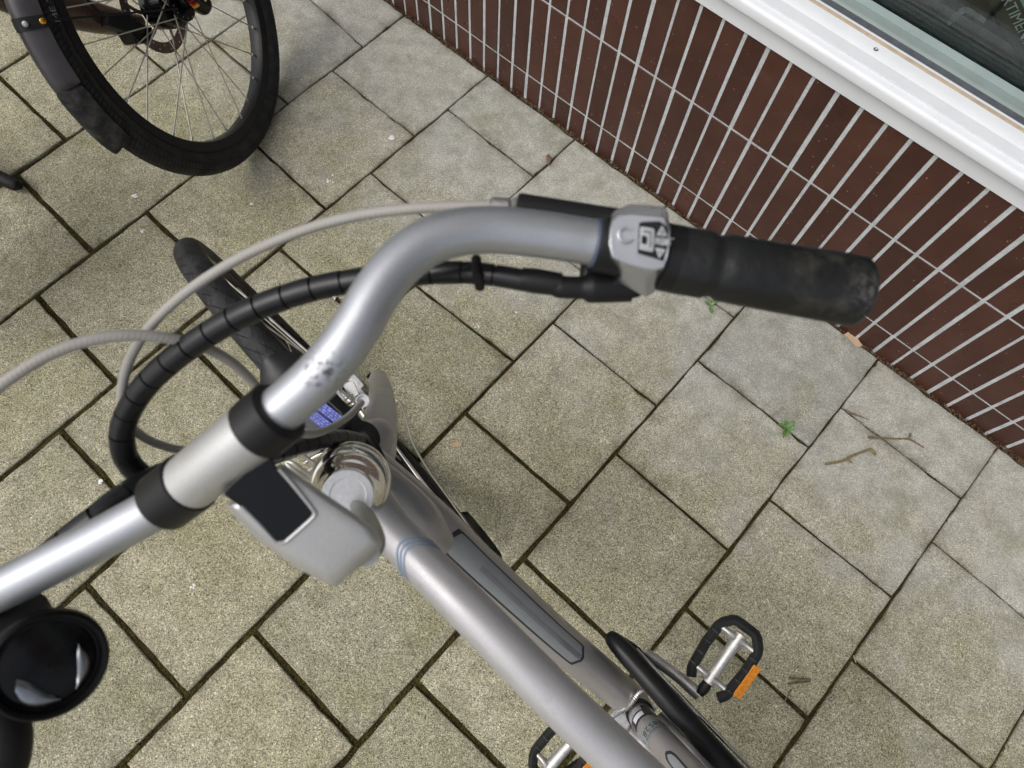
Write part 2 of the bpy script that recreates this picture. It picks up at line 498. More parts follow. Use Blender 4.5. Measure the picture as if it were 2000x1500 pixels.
def cr(pts, n=8):                         # Catmull-Rom through rows of any width
    P = np.array([np.atleast_1d(p) for p in pts], float)
    P = np.vstack([2 * P[0] - P[1], P, 2 * P[-1] - P[-2]])
    out = []
    for i in range(1, len(P) - 2):
        p0, p1, p2, p3 = P[i - 1:i + 3]
        for t in np.linspace(0, 1, n, endpoint=False):
            out.append(0.5 * (2 * p1 + (p2 - p0) * t + (2 * p0 - 5 * p1 + 4 * p2 - p3) * t * t + (3 * p1 - p0 - 3 * p2 + p3) * t ** 3))
    out.append(P[-2])
    return np.array(out)
def frames(P, closed=False, ref=None):
    P = np.asarray(P)
    if closed:
        T = np.array([unit(a) for a in np.roll(P, -1, 0) - np.roll(P, 1, 0)])
    else:
        T = np.array([unit(a) for a in np.gradient(P, axis=0)])
    if ref is None:
        ref = V(0, 0, 1) if abs(T[0][2]) < 0.9 else V(1, 0, 0)
    A = []
    a = unit(ref - T[0] * (ref @ T[0]))
    for t in T:
        a = unit(a - t * (a @ t))
        A.append(a)
    A = np.array(A)
    return T, A, np.cross(T, A)
def tube_geo(P, R, seg=12, closed=False, cap=True, ref=None, flat=(1, 1)):
    P = np.asarray(P, float)
    R = np.full(len(P), R) if np.isscalar(R) else np.asarray(R, float)
    T, A, B = frames(P, closed, ref)
    th = np.linspace(0, 2 * np.pi, seg, endpoint=False)
    v, uv = [], []
    L = np.r_[0, np.cumsum(np.linalg.norm(np.diff(P, axis=0), axis=1))]
    for i in range(len(P)):
        for j, t in enumerate(th):
            v.append(P[i] + R[i] * (A[i] * math.cos(t) * flat[0] + B[i] * math.sin(t) * flat[1]))
            uv.append((L[i], j / seg))
    f = []
    n = len(P)
    for i in range(n if closed else n - 1):
        k = (i + 1) % n
        for j in range(seg):
            m = (j + 1) % seg
            f.append((i * seg + j, i * seg + m, k * seg + m, k * seg + j))
    if cap and not closed:
        f.append(tuple(range(seg - 1, -1, -1)))
        f.append(tuple((n - 1) * seg + j for j in range(seg)))
    return v, f, uv
def tube(name, P, R, mat, parent=None, seg=12, closed=False, cap=True, ref=None, flat=(1, 1), **k):
    v, f, uv = tube_geo(P, R, seg, closed, cap, ref, flat)
    return mk(name, v, f, mat, parent, True, uv, auto=50, **k)
def lathe(name, o, ax, prof, mat, parent=None, seg=32, ref=None, caps=True, **k):
    ax = unit(ax)
    a = unit(np.cross(ax, V(0.3, 0.8, 0.5) if ref is None else ref))
    b = np.cross(ax, a)
    v, f = [], []
    for r, h in prof:
        for t in np.linspace(0, 2 * np.pi, seg, endpoint=False):
            v.append(o + ax * h + (a * math.cos(t) + b * math.sin(t)) * r)
    for i in range(len(prof) - 1):
        for j in range(seg):
            m = (j + 1) % seg
            f.append((i * seg + j, i * seg + m, (i + 1) * seg + m, (i + 1) * seg + j))
    if caps:
        f.append(tuple(range(seg - 1, -1, -1)))
        f.append(tuple((len(prof) - 1) * seg + j for j in range(seg)))
    return mk(name, v, f, mat, parent, True, auto=35, **k)
def loft(name, rings, mat, parent=None, bevel=0.0, auto=40, seg=2, **k):   # rings of equal length, capped at both ends
    n = len(rings[0])
    v = [p for r in rings for p in r]
    f = []
    for i in range(len(rings) - 1):
        for j in range(n):
            m = (j + 1) % n
            f.append((i * n + j, i * n + m, (i + 1) * n + m, (i + 1) * n + j))
    f.append(tuple(range(n - 1, -1, -1)))
    f.append(tuple((len(rings) - 1) * n + j for j in range(n)))
    o = mk(name, v, f, mat, parent, True, auto=auto, **k)
    fix_normals(o)
    if bevel:
        b = o.modifiers.new('bevel', 'BEVEL')
        b.width, b.segments, b.limit_method, b.angle_limit = bevel, seg, 'ANGLE', math.radians(25)
    return o
def fix_normals(o):
    bm = bmesh.new()
    bm.from_mesh(o.data)
    bmesh.ops.recalc_face_normals(bm, faces=bm.faces)
    bm.to_mesh(o.data)
    bm.free()
def box_geo(c, x, y, z):                  # half-vectors
    v = [c + sx * x + sy * y + sz * z for sx in (-1, 1) for sy in (-1, 1) for sz in (-1, 1)]
    f = [(0, 1, 3, 2), (4, 6, 7, 5), (0, 4, 5, 1), (2, 3, 7, 6), (0, 2, 6, 4), (1, 5, 7, 3)]
    return v, f
def box(name, c, x, y, z, mat, parent=None, bevel=0.0, **k):
    v, f = box_geo(c, x, y, z)
    o = mk(name, v, f, mat, parent, False, **k)
    fix_normals(o)
    if bevel:
        b = o.modifiers.new('bevel', 'BEVEL')
        b.width, b.segments = bevel, 2
    return o
def text_geo(body, size):
    cu = bpy.data.curves.new('t', 'FONT')
    cu.body, cu.size, cu.resolution_u = body, size, 2
    cu.align_x, cu.align_y = 'CENTER', 'CENTER'
    ob = bpy.data.objects.new('t', cu)
    COL.objects.link(ob)
    dg = bpy.context.evaluated_depsgraph_get()
    me = bpy.data.meshes.new_from_object(ob.evaluated_get(dg))
    v = np.array([p.co[:] for p in me.vertices])
    f = [tuple(p.vertices) for p in me.polygons]
    bpy.data.objects.remove(ob)
    bpy.data.curves.remove(cu)
    bpy.data.meshes.remove(me)
    return v, f
def text(name, body, size, fn, mat, parent=None, **k):     # fn maps (x, y) on the flat text to a point on the surface
    v, f = text_geo(body, size)
    return mk(name, [fn(p[0], p[1]) for p in v], f, mat, parent, False, **k)
OCT_V = [V(1, 0, 0), V(-1, 0, 0), V(0, 1, 0), V(0, -1, 0), V(0, 0, 1), V(0, 0, -1)]
OCT_F = [(0, 2, 4), (2, 1, 4), (1, 3, 4), (3, 0, 4), (2, 0, 5), (1, 2, 5), (3, 1, 5), (0, 3, 5)]
def grains(name, items, mat, parent=None, **k):            # items: (centre, radius, flatness)
    v, f = [], []
    for c, r, fl in items:
        a = rnd.random() * 6.28
        ca, sa = math.cos(a), math.sin(a)
        b = len(v)
        ex, ey = rnd.uniform(0.6, 1.5), rnd.uniform(0.6, 1.2)
        for p in OCT_V:
            x, y = p[0] * ex, p[1] * ey
            v.append((c[0] + r * (x * ca - y * sa), c[1] + r * (x * sa + y * ca), c[2] + r * p[2] * fl))
        f += [(q[0] + b, q[1] + b, q[2] + b) for q in OCT_F]
    return mk(name, v, f, mat, parent, False, **k)

# ------------------------------------------------------------------ ground, pavement
GZ = -0.012
gq = N('far_pavement')
gq.set(color=gq.mix(gq.ramp(gq.noise(3, 5), [(0.3, 0.0), (0.7, 1.0)]), (0.2, 0.18, 0.135), (0.29, 0.265, 0.2)), rough=0.95)
mk('ground', [(-90, -90, -0.05), (90, -90, -0.05), (90, 90, -0.05), (-90, 90, -0.05)], [(0, 1, 2, 3)], gq.m, smooth=False, kind='structure')
pv = mk('pavement', [tuple(Wp(-7, -0.03, -0.0075)), tuple(Wp(-7, 7, -0.0075)), tuple(Wp(7, 7, -0.0075)), tuple(Wp(7, -0.03, -0.0075))], [(0, 1, 2, 3)], M['joint'], smooth=False, kind='structure')

TH = math.radians(54.2125)
GX, GY, SP, SU = -0.591381, 0.83372, 0.305, 0.98891
DU, DV = V(math.cos(TH), math.sin(TH), 0), V(math.sin(TH), -math.cos(TH), 0)
JN = [(0, 0, 549, 487), (0, 1, 727, 339), (0, 2, 873, 211), (0, -1, 347, 650), (0, -2, 116, 838), (0, .5, 636, 407), (0, 1.5, 808, 263), (0, -1.5, 224, 744),
      (-1, 1.5, 648, 137), (-1, .5, 481, 266), (-1, -.5, 286, 414), (-1, -1.5, 70, 577), (-1, 2, 707, 89), (-1, 1, 563, 203), (-1, -1, 178, 490),
      (-2, 1, 415, 78), (-2, -1, 32, 342), (-2, .5, 322, 137), (-2, -.5, 126, 271), (1, 2, 1038, 340), (1, -2.5, 172, 1147),
      (2, 1, 1081, 631), (2, .5, 1000, 702), (2, 0, 911, 808), (2, -2, 500, 1238), (2, -2.5, 360, 1354),
      (3, 1.5, 1365, 703), (3, 1, 1281, 790), (3, .5, 1207, 888), (3, 0, 1108, 979), (3, -.5, 1027, 1094), (3, -1.5, 812, 1332), (3, -2, 697, 1455),
      (4, .5, 1418, 1070), (4, 1, 1503, 974), (4, 1.5, 1580, 871), (4, 2, 1647, 797), (4, 0, 1345, 1192),
      (5, 2, 1880, 973), (5, 1, 1742, 1165), (5, 1.5, 1824, 1059), (5, .5, 1667, 1288), (5, 0, 1580, 1405)]
def Pg(v, u):
    return V(GX, GY, 0) + DU * (u * SP * SU) + DV * (v * SP)
JOBS = {(a, b): G(x, y) - Pg(a, b) for a, b, x, y in JN}
JK = np.array(list(JOBS.keys()))
JV = np.array(list(JOBS.values()))
_lines = {}
for v_ in set(int(a) for a in JK[:, 0]):
    m_ = JK[:, 0] == v_
    uu, dd = JK[m_, 1], JV[m_] @ DV
    if m_.sum() >= 4:
        _lines[v_] = np.polyfit(uu, dd, 1)
    else:
        _lines[v_] = np.array([0.0, dd.mean()])
def line_off(v, u):                       # sideways drift of a long joint: straight along the joint
    u = max(-3.5, min(2.6, u))
    if v in _lines:
        return float(np.polyval(_lines[v], u))
    near = min(_lines, key=lambda q: abs(q - v))
    return float(np.polyval(_lines[near], u)) * math.exp(-abs(near - v) / 2)
def corner(v, u):
    if (v, u) in JOBS:
        du = float(JOBS[(v, u)] @ DU)
    else:
        d2 = (JK[:, 0] - v) ** 2 + (JK[:, 1] - u) ** 2
        w = np.exp(-d2 / 0.8) + 1e-6
        du = float((w[:, None] * JV).sum(0) / w.sum() @ DU) * math.exp(-d2.min() / 6)
    return Pg(v, u) + DU * du + DV * line_off(v, u)
def wall_hit(v):                          # where a long joint runs into the wall (15 mm short of it)
    a, b = corner(v, 1.5), corner(v, 2.0)
    d = unit(b - a)
    return a + d * ((WC - 0.009 - a @ WN) / (d @ WN))
def half_gap(p):
    dw = WC - p @ WN
    t = min(1, max(0, (dw - 0.30) / 0.75))
    return 0.0014 + 0.0040 * t
UVL = {}
def paver_geo(cs, seed, fine=True):
    r = random.Random(seed)
    cen = sum(cs) / 4
    n = 12 if fine else 2
    ring = []
    for i in range(4):
        a, b, pa, pb = cs[i], cs[(i + 1) % 4], cs[i - 1], cs[(i + 2) % 4]
        e = unit(b - a)
        inn = V(-e[1], e[0], 0)
        if inn @ (cen - a) < 0:
            inn = -inn
        for k in range(n):
            t = (k + 0.0) / n
            p = a + (b - a) * t
            ring.append((p, inn))
    wph = [(r.uniform(0, 6.3), r.uniform(4, 9), r.uniform(0.0002, 0.0009)) for _ in range(4)]
    # shift edges in by half a joint, then jitter
    pts = []
    m = len(ring)
    for i, (p, inn) in enumerate(ring):
        g = half_gap(p)
        if i % n == 0:
            inn2 = ring[i - 1][1]
            q = p + (inn + inn2) * g + unit(inn + inn2) * 0.0015
        else:
            wv = wph[i // n]
            q = p + inn * (g + wv[2] * math.sin(wv[0] + wv[1] * (i % n) / n) * (1 if fine else 0) + ((r.uniform(-0.0007, 0.0011) + (r.uniform(0.001, 0.0032) if r.random() < 0.06 else 0)) if fine else 0))
        pts.append(q)
    pts = np.array(pts)
    tz = r.uniform(-0.0018, 0.0018)
    ta, tb = r.uniform(-0.006, 0.006), r.uniform(-0.006, 0.006)
    def zz(p):
        return tz + (p[0] - cen[0]) * ta + (p[1] - cen[1]) * tb
    v, f = [], []
    def addring(sc, dz):
        for p in pts:
            d = unit(cen - p)
            q = p + d * sc
            v.append((q[0], q[1], zz(q) + dz))
    levels = ((0.034, 0), (0.0055, 0), (0.0018, -0.0006), (0, -0.0028), (0, -0.03)) if fine else ((0.002, 0), (0, -0.002), (0, -0.03))
    for sc, dz in levels:
        addring(sc, dz)
    v.append((cen[0], cen[1], zz(cen)))
    c = len(v) - 1
    if fine:
        UVL[seed] = [(e_, 0.0) for e_ in (0.0, 0.75, 0.95, 1.0, 1.0) for _ in range(m)] + [(0.0, 0.0)]
    for j in range(m):
        f.append((c, j, (j + 1) % m))
    for L in range(len(levels) - 1):
        for j in range(m):
            k = (j + 1) % m
            f.append((L * m + j, (L + 1) * m + j, (L + 1) * m + k, L * m + k))
    return v, f
def paver_cells(v):
    off = 0.0 if v % 2 == 0 else 0.5
    cells = []
    u = -14 + off
    wa, wb = wall_hit(v), wall_hit(v + 1)
    while True:
        A, B, C_, D_ = corner(v, u), corner(v, u + 1), corner(v + 1, u + 1), corner(v + 1, u)
        if (A @ WN) > WC - 0.03:
            break
        if max(B @ WN, C_ @ WN) > WC - 0.05:
            cells.append((A, wa, wb, D_))
            break
        cells.append((A, B, C_, D_))
        u += 1
    return cells
def inview(p, m=350):
    d = p - CC
    z = d @ CF
    if z < 0.1:
        return False
    x, y = 1000 + FPX * (d @ CR) / z, 750 - FPX * (d @ CU) / z
    return -m < x < 2000 + m and -m < y < 1500 + m
farv, farf = [], []
edges = []
k = 0
for v in range(-16, 19):
    for cs in paver_cells(v):
        k += 1
        cen = sum(cs) / 4
        if np.dot(cs[1] - cs[0], DU) < 0.04:
            continue
        if inview(cen):
            gv, gf = paver_geo(cs, k)
            o = mk('paving_tile', gv, gf, M['paver'], pv, True, UVL[k], auto=30)
            for i in range(4):
                edges.append((cs[i], cs[(i + 1) % 4], i))
        else:
            gv, gf = paver_geo(cs, k, False)
            b = len(farv)
            farv += gv
            farf += [tuple(i + b for i in q) for q in gf]
mk('paving_tile_field', farv, farf, M['paver'], pv, False, kind='stuff')

# moss and grit sitting in the joints
items = []
for a, b, i in edges:
    if i in (2, 3):
        continue
    mid = (a + b) / 2
    if not inview(mid, 150):
        continue
    g = half_gap(mid)
    L = np.linalg.norm(b - a)
    e = unit(b - a)
    s = V(-e[1], e[0], 0)
    if abs(mid @ WN - WC) < 0.03:
        continue
    n = int(L * (900 if g > 0.003 else 520))
    ph = rnd.random() * 10
    for _ in range(n):
        t = rnd.random()
        dens = 0.5 + 0.5 * math.sin(t * 9 + ph) * math.sin(t * 23 + ph * 2)
        if rnd.random() > 0.25 + 0.75 * dens:
            continue
        over = dens > 0.6 and rnd.random() < 0.35          # cushions that swell over the edge
        r = rnd.uniform(0.0006, 0.0024 if g > 0.003 else 0.0017)
        p = a + (b - a) * t + s * rnd.gauss(0, g * (1.15 if over else 0.75) + (0.0012 if over else 0))
        items.append((V(p[0], p[1], rnd.uniform(-0.001, 0.0012) if over else -0.0058 + dens * rnd.uniform(0, 0.006) * (1 if g > 0.003 else 0.8)), r * (0.8 if over else 1), 0.7))
grains('joint_moss', items, M['moss'], pv, kind='stuff')
items = []
for _ in range(15000):
    s = rnd.uniform(-1.7, 1.3)
    o = abs(rnd.gauss(0.004, 0.0075))
    if o > 0.03:
        continue
    cl = 0.55 + 0.45 * math.sin(s * 13) * math.sin(s * 31 + 1)
    if rnd.random() > cl:
        continue
    p = Wp(s, o + 0.001, -0.004 + max(0, 0.012 - o) * rnd.uniform(0.2, 0.9))
    items.append((p, rnd.uniform(0.0007, 0.0026), rnd.uniform(0.3, 0.9)))
mk_l = grains('leaf_litter', items, M['litter'], None, kind='stuff')
mk_l['label'] = 'brown leaf crumbs and grit along the foot of the tiled wall'
items = []
for _ in range(900):
    x, y = rnd.uniform(-100, 2100), rnd.uniform(-100, 1600)
    p = G(x, y, 0.0008)
    if p @ WN > WC - 0.03:
        continue
    items.append((p, rnd.uniform(0.0004, 0.0012), 0.7))
gg = grains('loose_grit', items, M['litter'], None, kind='stuff')
gg['label'] = 'tiny crumbs of grit scattered over the grey pavement'

# ------------------------------------------------------------------ tiled wall
SL, SR = -6.5, 6.5
wall = thing('tiled_wall', 'low wall of upright dark brown glazed tiles with pale grout under the window', 'wall')
v, f = [], []
a0, a1 = [Wp(s, 0, z) for s, z in ((SL, -0.05), (SR, -0.05), (SR, 0.57), (SL, 0.57))], [Wp(s, -0.25, z) for s, z in ((SL, -0.05), (SR, -0.05), (SR, 0.57), (SL, 0.57))]
loft('grout_bed', [a0, a1], M['grout'], wall)
PITCHW = 0.0491
rows = [(-0.03, 0.0828), (0.0868, 0.3145), (0.319, 0.560)]
def wtile_geo(s0, s1, z0, z1):
    o, bv = 0.0016, 0.0012
    q = []
    for ss, oo, zz in ((s0, -0.004, z0), (s1, -0.004, z0), (s1, -0.004, z1), (s0, -0.004, z1), (s0, o * .5, z0), (s1, o * .5, z0), (s1, o * .5, z1), (s0, o * .5, z1),
                       (s0 + bv, o, z0 + bv), (s1 - bv, o, z0 + bv), (s1 - bv, o, z1 - bv), (s0 + bv, o, z1 - bv)):
        q.append(tuple(Wp(ss, oo, zz)))
    f = []
    for L in (0, 4):
        for j in range(4):
            k_ = (j + 1) % 4
            f.append((L + j, L + k_, L + 4 + k_, L + 4 + j))
    f.append((8, 9, 10, 11))
    return q, f
restv, restf = [], []
rw = random.Random(3)
for kk in range(int((SL + 0.1 - .195) / PITCHW), int((SR - 0.1 - .195) / PITCHW)):
    s0 = 0.195 + PITCHW * kk
    for ri, (z0, z1) in enumerate(rows):
        ga, gb = rw.uniform(0.0029, 0.0049), rw.uniform(0.0029, 0.0049)
        ge = wtile_geo(s0 + ga, s0 + PITCHW - gb, z0 + rw.uniform(0, .0006), z1 - rw.uniform(0, .0006))
        if -1.35 < s0 < 0.95:
            mk('wall_tile', ge[0], ge[1], M['glaze'], wall, False)
        else:
            b = len(restv)
            restv += ge[0]
            restf += [tuple(i + b for i in q) for q in ge[1]]
mk('wall_tile_field', restv, restf, M['glaze'], wall, False, kind='stuff')

# ------------------------------------------------------------------ shop window
win = thing('shop_window', 'shop window with thick white sill, green grey frame and dark glass', 'window')
def extr(name, prof, mat, parent, s0=SL, s1=SR, bevel=0.0, **k):
    return loft(name, [[Wp(s0, o, z) for o, z in prof], [Wp(s1, o, z) for o, z in prof]], mat, parent, bevel, **k)
def arc(o, z, r, a0, a1, n=6):
    return [(o + r * math.cos(math.radians(a)), z + r * math.sin(math.radians(a))) for a in np.linspace(a0, a1, n)]
extr('apron_board', [(0.0045, 0.5255), (0.0055, 0.5265), (0.0085, 0.60), (-0.06, 0.60), (-0.06, 0.5255)], M['white'], win)
sill_prof = [(0.020, 0.5685)] + arc(0.019, 0.5755, 0.0068, -80, 0, 4) + arc(0.0175, 0.5865, 0.0085, 10, 78, 5) + [(0.0, 0.5962), (-0.0085, 0.5972)] + [(-0.0115, 0.5985), (-0.0145, 0.6005)] + [(-0.030, 0.6025), (-0.0424, 0.6030), (-0.0424, 0.585), (0.008, 0.5685)]
extr('sill', sill_prof, M['white'], win, auto=75)
extr('wood_strip', [(-0.0427, 0.59), (-0.0427, 0.6036), (-0.0452, 0.6042), (-0.0498, 0.6036), (-0.0500, 0.59)], M['wood'], win)
extr('sealant', [(-0.0503, 0.585), (-0.0503, 0.5985), (-0.058, 0.5975), (-0.0735, 0.6005), (-0.0735, 0.585)], M['gasket'], win)
extr('lower_bead', [(-0.0737, 0.585), (-0.0737, 0.6012), (-0.0775, 0.6050), (-0.079, 0.6053), (-0.0885, 0.6095), (-0.0885, 0.585)], M['teal2'], win)
extr('bottom_rail', [(-0.0887, 0.585), (-0.0887, 0.6080), (-0.0893, 0.6105), (-0.1035, 0.6140), (-0.1035, 0.585)], M['teal'], win)
gy = -0.1075
loft('glass_pane', [[Wp(s, gy, z) for s, z in ((SL, 0.60), (SR, 0.60), (SR, 2.3), (SL, 2.3))], [Wp(s, gy - 0.006, z) for s, z in ((SL, 0.60), (SR, 0.60), (SR, 2.3), (SL, 2.3))]], M['glass'], win)
extr('top_rail', [(-0.06, 2.3), (-0.06, 2.42), (-0.14, 2.42), (-0.14, 2.3)], M['teal'], win)
extr('fascia_board', [(0.02, 2.42), (0.02, 3.198), (-0.25, 3.198), (-0.25, 2.42)], M['teal2'], win)
facade = thing('added_facade', 'added dark brick upper wall above the shop window, out of view', 'wall')
loft('added_upper_wall', [[Wp(s_, o_, z_) for o_, z_ in ((0.0, 3.2), (0.0, 9.0), (-0.3, 9.0), (-0.3, 3.2))] for s_ in (SL - 3, SR + 3)], M['brickdark'], facade)  # unseen, added so the bicycle tubes reflect darker on this side
# the room behind the glass
rm = [(-0.16, 0.56), (-2.2, 0.56), (-2.2, 2.6), (-0.16, 2.6)]
v = [Wp(s, o, z) for s in (SL, SR) for o, z in rm]
mk('room_interior', v, [(0, 1, 5, 4), (1, 2, 6, 5), (2, 3, 7, 6), (0, 3, 2, 1), (4, 5, 6, 7)], M['room'], win, False)
def screw(px, py, z):
    c = G(px, py, z)
    t = thing('x', '', '') if False else None
    lathe('screw_head', c + V(0, 0, -0.0004), V(0, 0, 1), [(0.0001, -0.001), (0.0042, -0.001), (0.0042, 0.0006), (0.0034, 0.0009), (0.0026, 0.0004), (0.0012, 0.0004), (0.0011, -0.0004), (0.0001, -0.0004)], M['alu'], win, 16)
screw(1711, 96, 0.6025)
# poster inside the pane: white lettering beside a pale blue edge
pb = Wp(0, -0.118, 0)
def glassp(x, y, back=0.0095):
    return PL(x, y, WN, WC - gy + back)
e1, e0 = glassp(2012, 94), glassp(1962, -6)
tx = unit(e1 - e0)
ty = unit(np.cross(WN, tx))
if ty @ (glassp(1990, 0) - glassp(1970, 20)) < 0:
    ty = -ty
c0 = glassp(1987, 40)
hsz = np.linalg.norm(glassp(1998, 28) - glassp(1976, 46))
cen_t = c0 - tx * hsz * 1.2
text('poster_lettering', 'ASSORTIMENT', hsz * 1.15, lambda x, y: cen_t + tx * x * 0.92 + ty * y, M['print_white'], win)
bc = c0 + ty * hsz * 0.95
box('poster_edge', bc, tx * 0.5, ty * hsz * 0.14, WN * 0.002, M['paleblue'], win)
box('poster_board', c0 + ty * hsz * 0.2 + WN * 0.006, tx * 0.5, ty * hsz * 1.5, WN * 0.002, M['room'], win)
# old glue residue, an upside-down L on the inside of the pane
for i, (x0, y0, x1, y1, wd) in enumerate(((1850, 46, 1885, 17, 0.006), (1885, 16, 1924, 41, 0.005))):
    pts = []
    for t in np.linspace(0, 1, 12):
        pts.append(glassp(x0 + (x1 - x0) * t, y0 + (y1 - y0) * t, 0.0075) + WD * rnd.uniform(-.0012, .0012))
    tube('glue_residue', pts, [wd * rnd.uniform(0.6, 1.0) for _ in pts], M['glue'], win, 8, ref=WN, flat=(0.05, 1))

# ------------------------------------------------------------------ silver bicycle
O = V(-0.245, 0.387, 0)
HA, LEAN = 2.432, -0.143
bf = V(math.cos(HA), math.sin(HA), 0)
_side = np.cross(bf, V(0, 0, 1))
bu = math.cos(LEAN) * V(0, 0, 1) + math.sin(LEAN) * _side
br = np.cross(bf, bu)
def B(x, y, z=0.0):
    return O + bf * x + bu * y + br * z
_ha = math.radians(22)
sa = -bf * math.sin(_ha) + bu * math.cos(_ha)            # steering axis, upwards
bike = thing('silver_bicycle', 'silver grey city bicycle leaning on its stand, its handlebar filling the view', 'bicycle')
bike.location = tuple(O)
bike_inv = bike.matrix_world
bike.location = (0, 0, 0)

def make_wheel(parent, c, fw, up, rt, Rw, r, rimr, mt, mrim, nspoke, hubw, hubr, spoke_r, seg=128):
    ang = np.linspace(0, 2 * np.pi, seg, endpoint=False)
    ctr = [c + (Rw - r) * (fw * math.cos(a) + up * math.sin(a)) for a in ang]
    # section starts on the inside so that v = 0.5 is the tread
    v, f, uv = [], [], []
    L = 2 * np.pi * (Rw - r) / seg
    ns = 20
    for i, a in enumerate(np.append(ang, 2 * np.pi)):
        rad = fw * math.cos(a) + up * math.sin(a)
        for j in range(ns + 1):
            t = 2 * np.pi * j / ns
            v.append(c + (Rw - r) * rad - rad * math.cos(t) * r + rt * math.sin(t) * r)
            uv.append((i * L, j / ns))
    m = ns + 1
    for i in range(seg):
        for j in range(ns):
            f.append((i * m + j, i * m + j + 1, (i + 1) * m + j + 1, (i + 1) * m + j))
    mk('tyre', v, f, mt, parent, True, uv)
    # rim: box section
    prof = [(rimr + 0.003, -r * 0.62), (Rw - 2 * r + 0.006, -r * 0.66), (Rw - 2 * r + 0.006, r * 0.66), (rimr + 0.003, r * 0.62), (rimr, r * 0.35), (rimr, -r * 0.35)]
    v, f = [], []
    for a in ang:
        rad = fw * math.cos(a) + up * math.sin(a)
        for q, z in prof:
            v.append(c + rad * q + rt * z)
    m = len(prof)
    for i in range(seg):
        k_ = (i + 1) % seg
        for j in range(m):
            n_ = (j + 1) % m
            f.append((i * m + j, i * m + n_, k_ * m + n_, k_ * m + j))
    o = mk('rim', v, f, mrim, parent, True, auto=35)
    fix_normals(o)
    # spokes, crossed three
    for i in range(nspoke):
        sd_ = 1 if i % 2 == 0 else -1
        a = 2 * np.pi * i / nspoke
        tw = (1 if (i // 2) % 2 == 0 else -1) * 1.0
        ah = a + tw
        p0 = c + hubr * (fw * math.cos(ah) + up * math.sin(ah)) + rt * sd_ * hubw
        p1 = c + (rimr + 0.001) * (fw * math.cos(a) + up * math.sin(a)) + rt * sd_ * 0.003
        d = p1 - p0
        tube('spoke', [p0, p0 + d * 0.955, p0 + d * 0.956, p1], [spoke_r, spoke_r, spoke_r * 1.8, spoke_r * 1.8], M['steel'], parent, 6)
fwheel = bpy.data.objects.new('front_wheel', None)
COL.objects.link(fwheel)
fwheel.parent = bike
axl = B(0, 0.35)
make_wheel(fwheel, axl, bf, bu, br, 0.35, 0.020, 0.297, M['tyre'], M['glossblack'], 32, 0.030, 0.034, 0.0013)
lathe('hub', axl, br, [(0.012, -0.052), (0.016, -0.05), (0.017, -0.036), (0.04, -0.034), (0.04, -0.027), (0.029, -0.024), (0.029, 0.024), (0.04, 0.027), (0.04, 0.034), (0.017, 0.036), (0.016, 0.05), (0.012, 0.052)], M['glossblack'], fwheel)
# front drum: chrome barrel with a blue printed label facing up and back
hubc = B(-0.01, 0.395, -0.022)
def patch(name, P, R, t0, t1, a0, a1, mat, parent, off=0.0006, ref=None, nt=20, na=14, rnd_=0.0, slant=0.0, flat=(1, 1), **k):
    """thin skin lying on a tube (path P, radii R): t along the path 0..1, a round it in degrees"""
    P = np.asarray(P)
    R = np.full(len(P), R) if np.isscalar(R) else np.asarray(R)
    T, A, Bn = frames(P, False, ref)
    L = np.r_[0, np.cumsum(np.linalg.norm(np.diff(P, axis=0), axis=1))]
    Lt = L[-1]
    def at(t, a):
        s = t * Lt
        p = np.array([np.interp(s, L, P[:, i]) for i in range(3)])
        r = np.interp(s, L, R) + off
        aa = unit([np.interp(s, L, A[:, i]) for i in range(3)])
        bb = unit([np.interp(s, L, Bn[:, i]) for i in range(3)])
        return p + r * (aa * math.cos(a) * flat[0] + bb * math.sin(a) * flat[1])
    v, f = [], []
    for i in range(nt + 1):
        t = t0 + (t1 - t0) * i / nt
        # rounded ends
        sh = 0.0
        if rnd_ > 0:
            dd = min(t - t0, t1 - t) * Lt
            if dd < rnd_:
                sh = 1 - math.sqrt(max(0, 1 - (1 - dd / rnd_) ** 2))
        am, ah = (a0 + a1) / 2, (a1 - a0) / 2 * (1 - sh * 0.8)
        for j in range(na + 1):
            a = math.radians(am - ah + 2 * ah * j / na)
            v.append(at(t + slant * math.cos(a * 2), a))
    m = na + 1
    for i in range(nt):
        for j in range(na):
            f.append((i * m + j, i * m + j + 1, (i + 1) * m + j + 1, (i + 1) * m + j))
    return mk(name, v, f, mat, parent, True, **k), at

# --- front brake calliper and chrome bits round the hub: seen past the stem
lamp = bpy.data.objects.new('headlight', None)
COL.objects.link(lamp)
lamp.parent = bike
lpx = [(545, 812), (585, 782), (622, 772), (660, 806), (668, 820), (640, 850), (610, 866), (575, 852)]
loft('lamp_body', [[D(x, y, 0.665) for x, y in lpx], [D(x, y, 0.675) + (D(x, y, 0.675) - D(610, 818, 0.675)) * 0.12 for x, y in lpx], [D(x, y, 0.72) for x, y in lpx]], M['glossblack'], lamp, 0.004, seg=3)
def LB(u, w, up=0.0):                      # label coordinates: u down the label, w across it
    a, b, c_ = (592, 806), (633, 838), (634, 786)
    return D(a[0] + (b[0] - a[0]) * u + (c_[0] - a[0]) * w, a[1] + (b[1] - a[1]) * u + (c_[1] - a[1]) * w, 0.6642 - up)
def lquad(name, u0, u1, w0, w1, m, up):
    q = [LB(u0, w0), LB(u1, w0), LB(u1, w1), LB(u0, w1)]
    loft(name, [[LB(u0, w0, up), LB(u1, w0, up), LB(u1, w1, up), LB(u0, w1, up)], q], m, lamp)
lquad('lamp_label', -0.1, 1.0, -0.05, 0.44, M['blue'], 0.0006)
lquad('lamp_label', -0.1, 1.0, 0.52, 1.0, M['blue'], 0.0006)
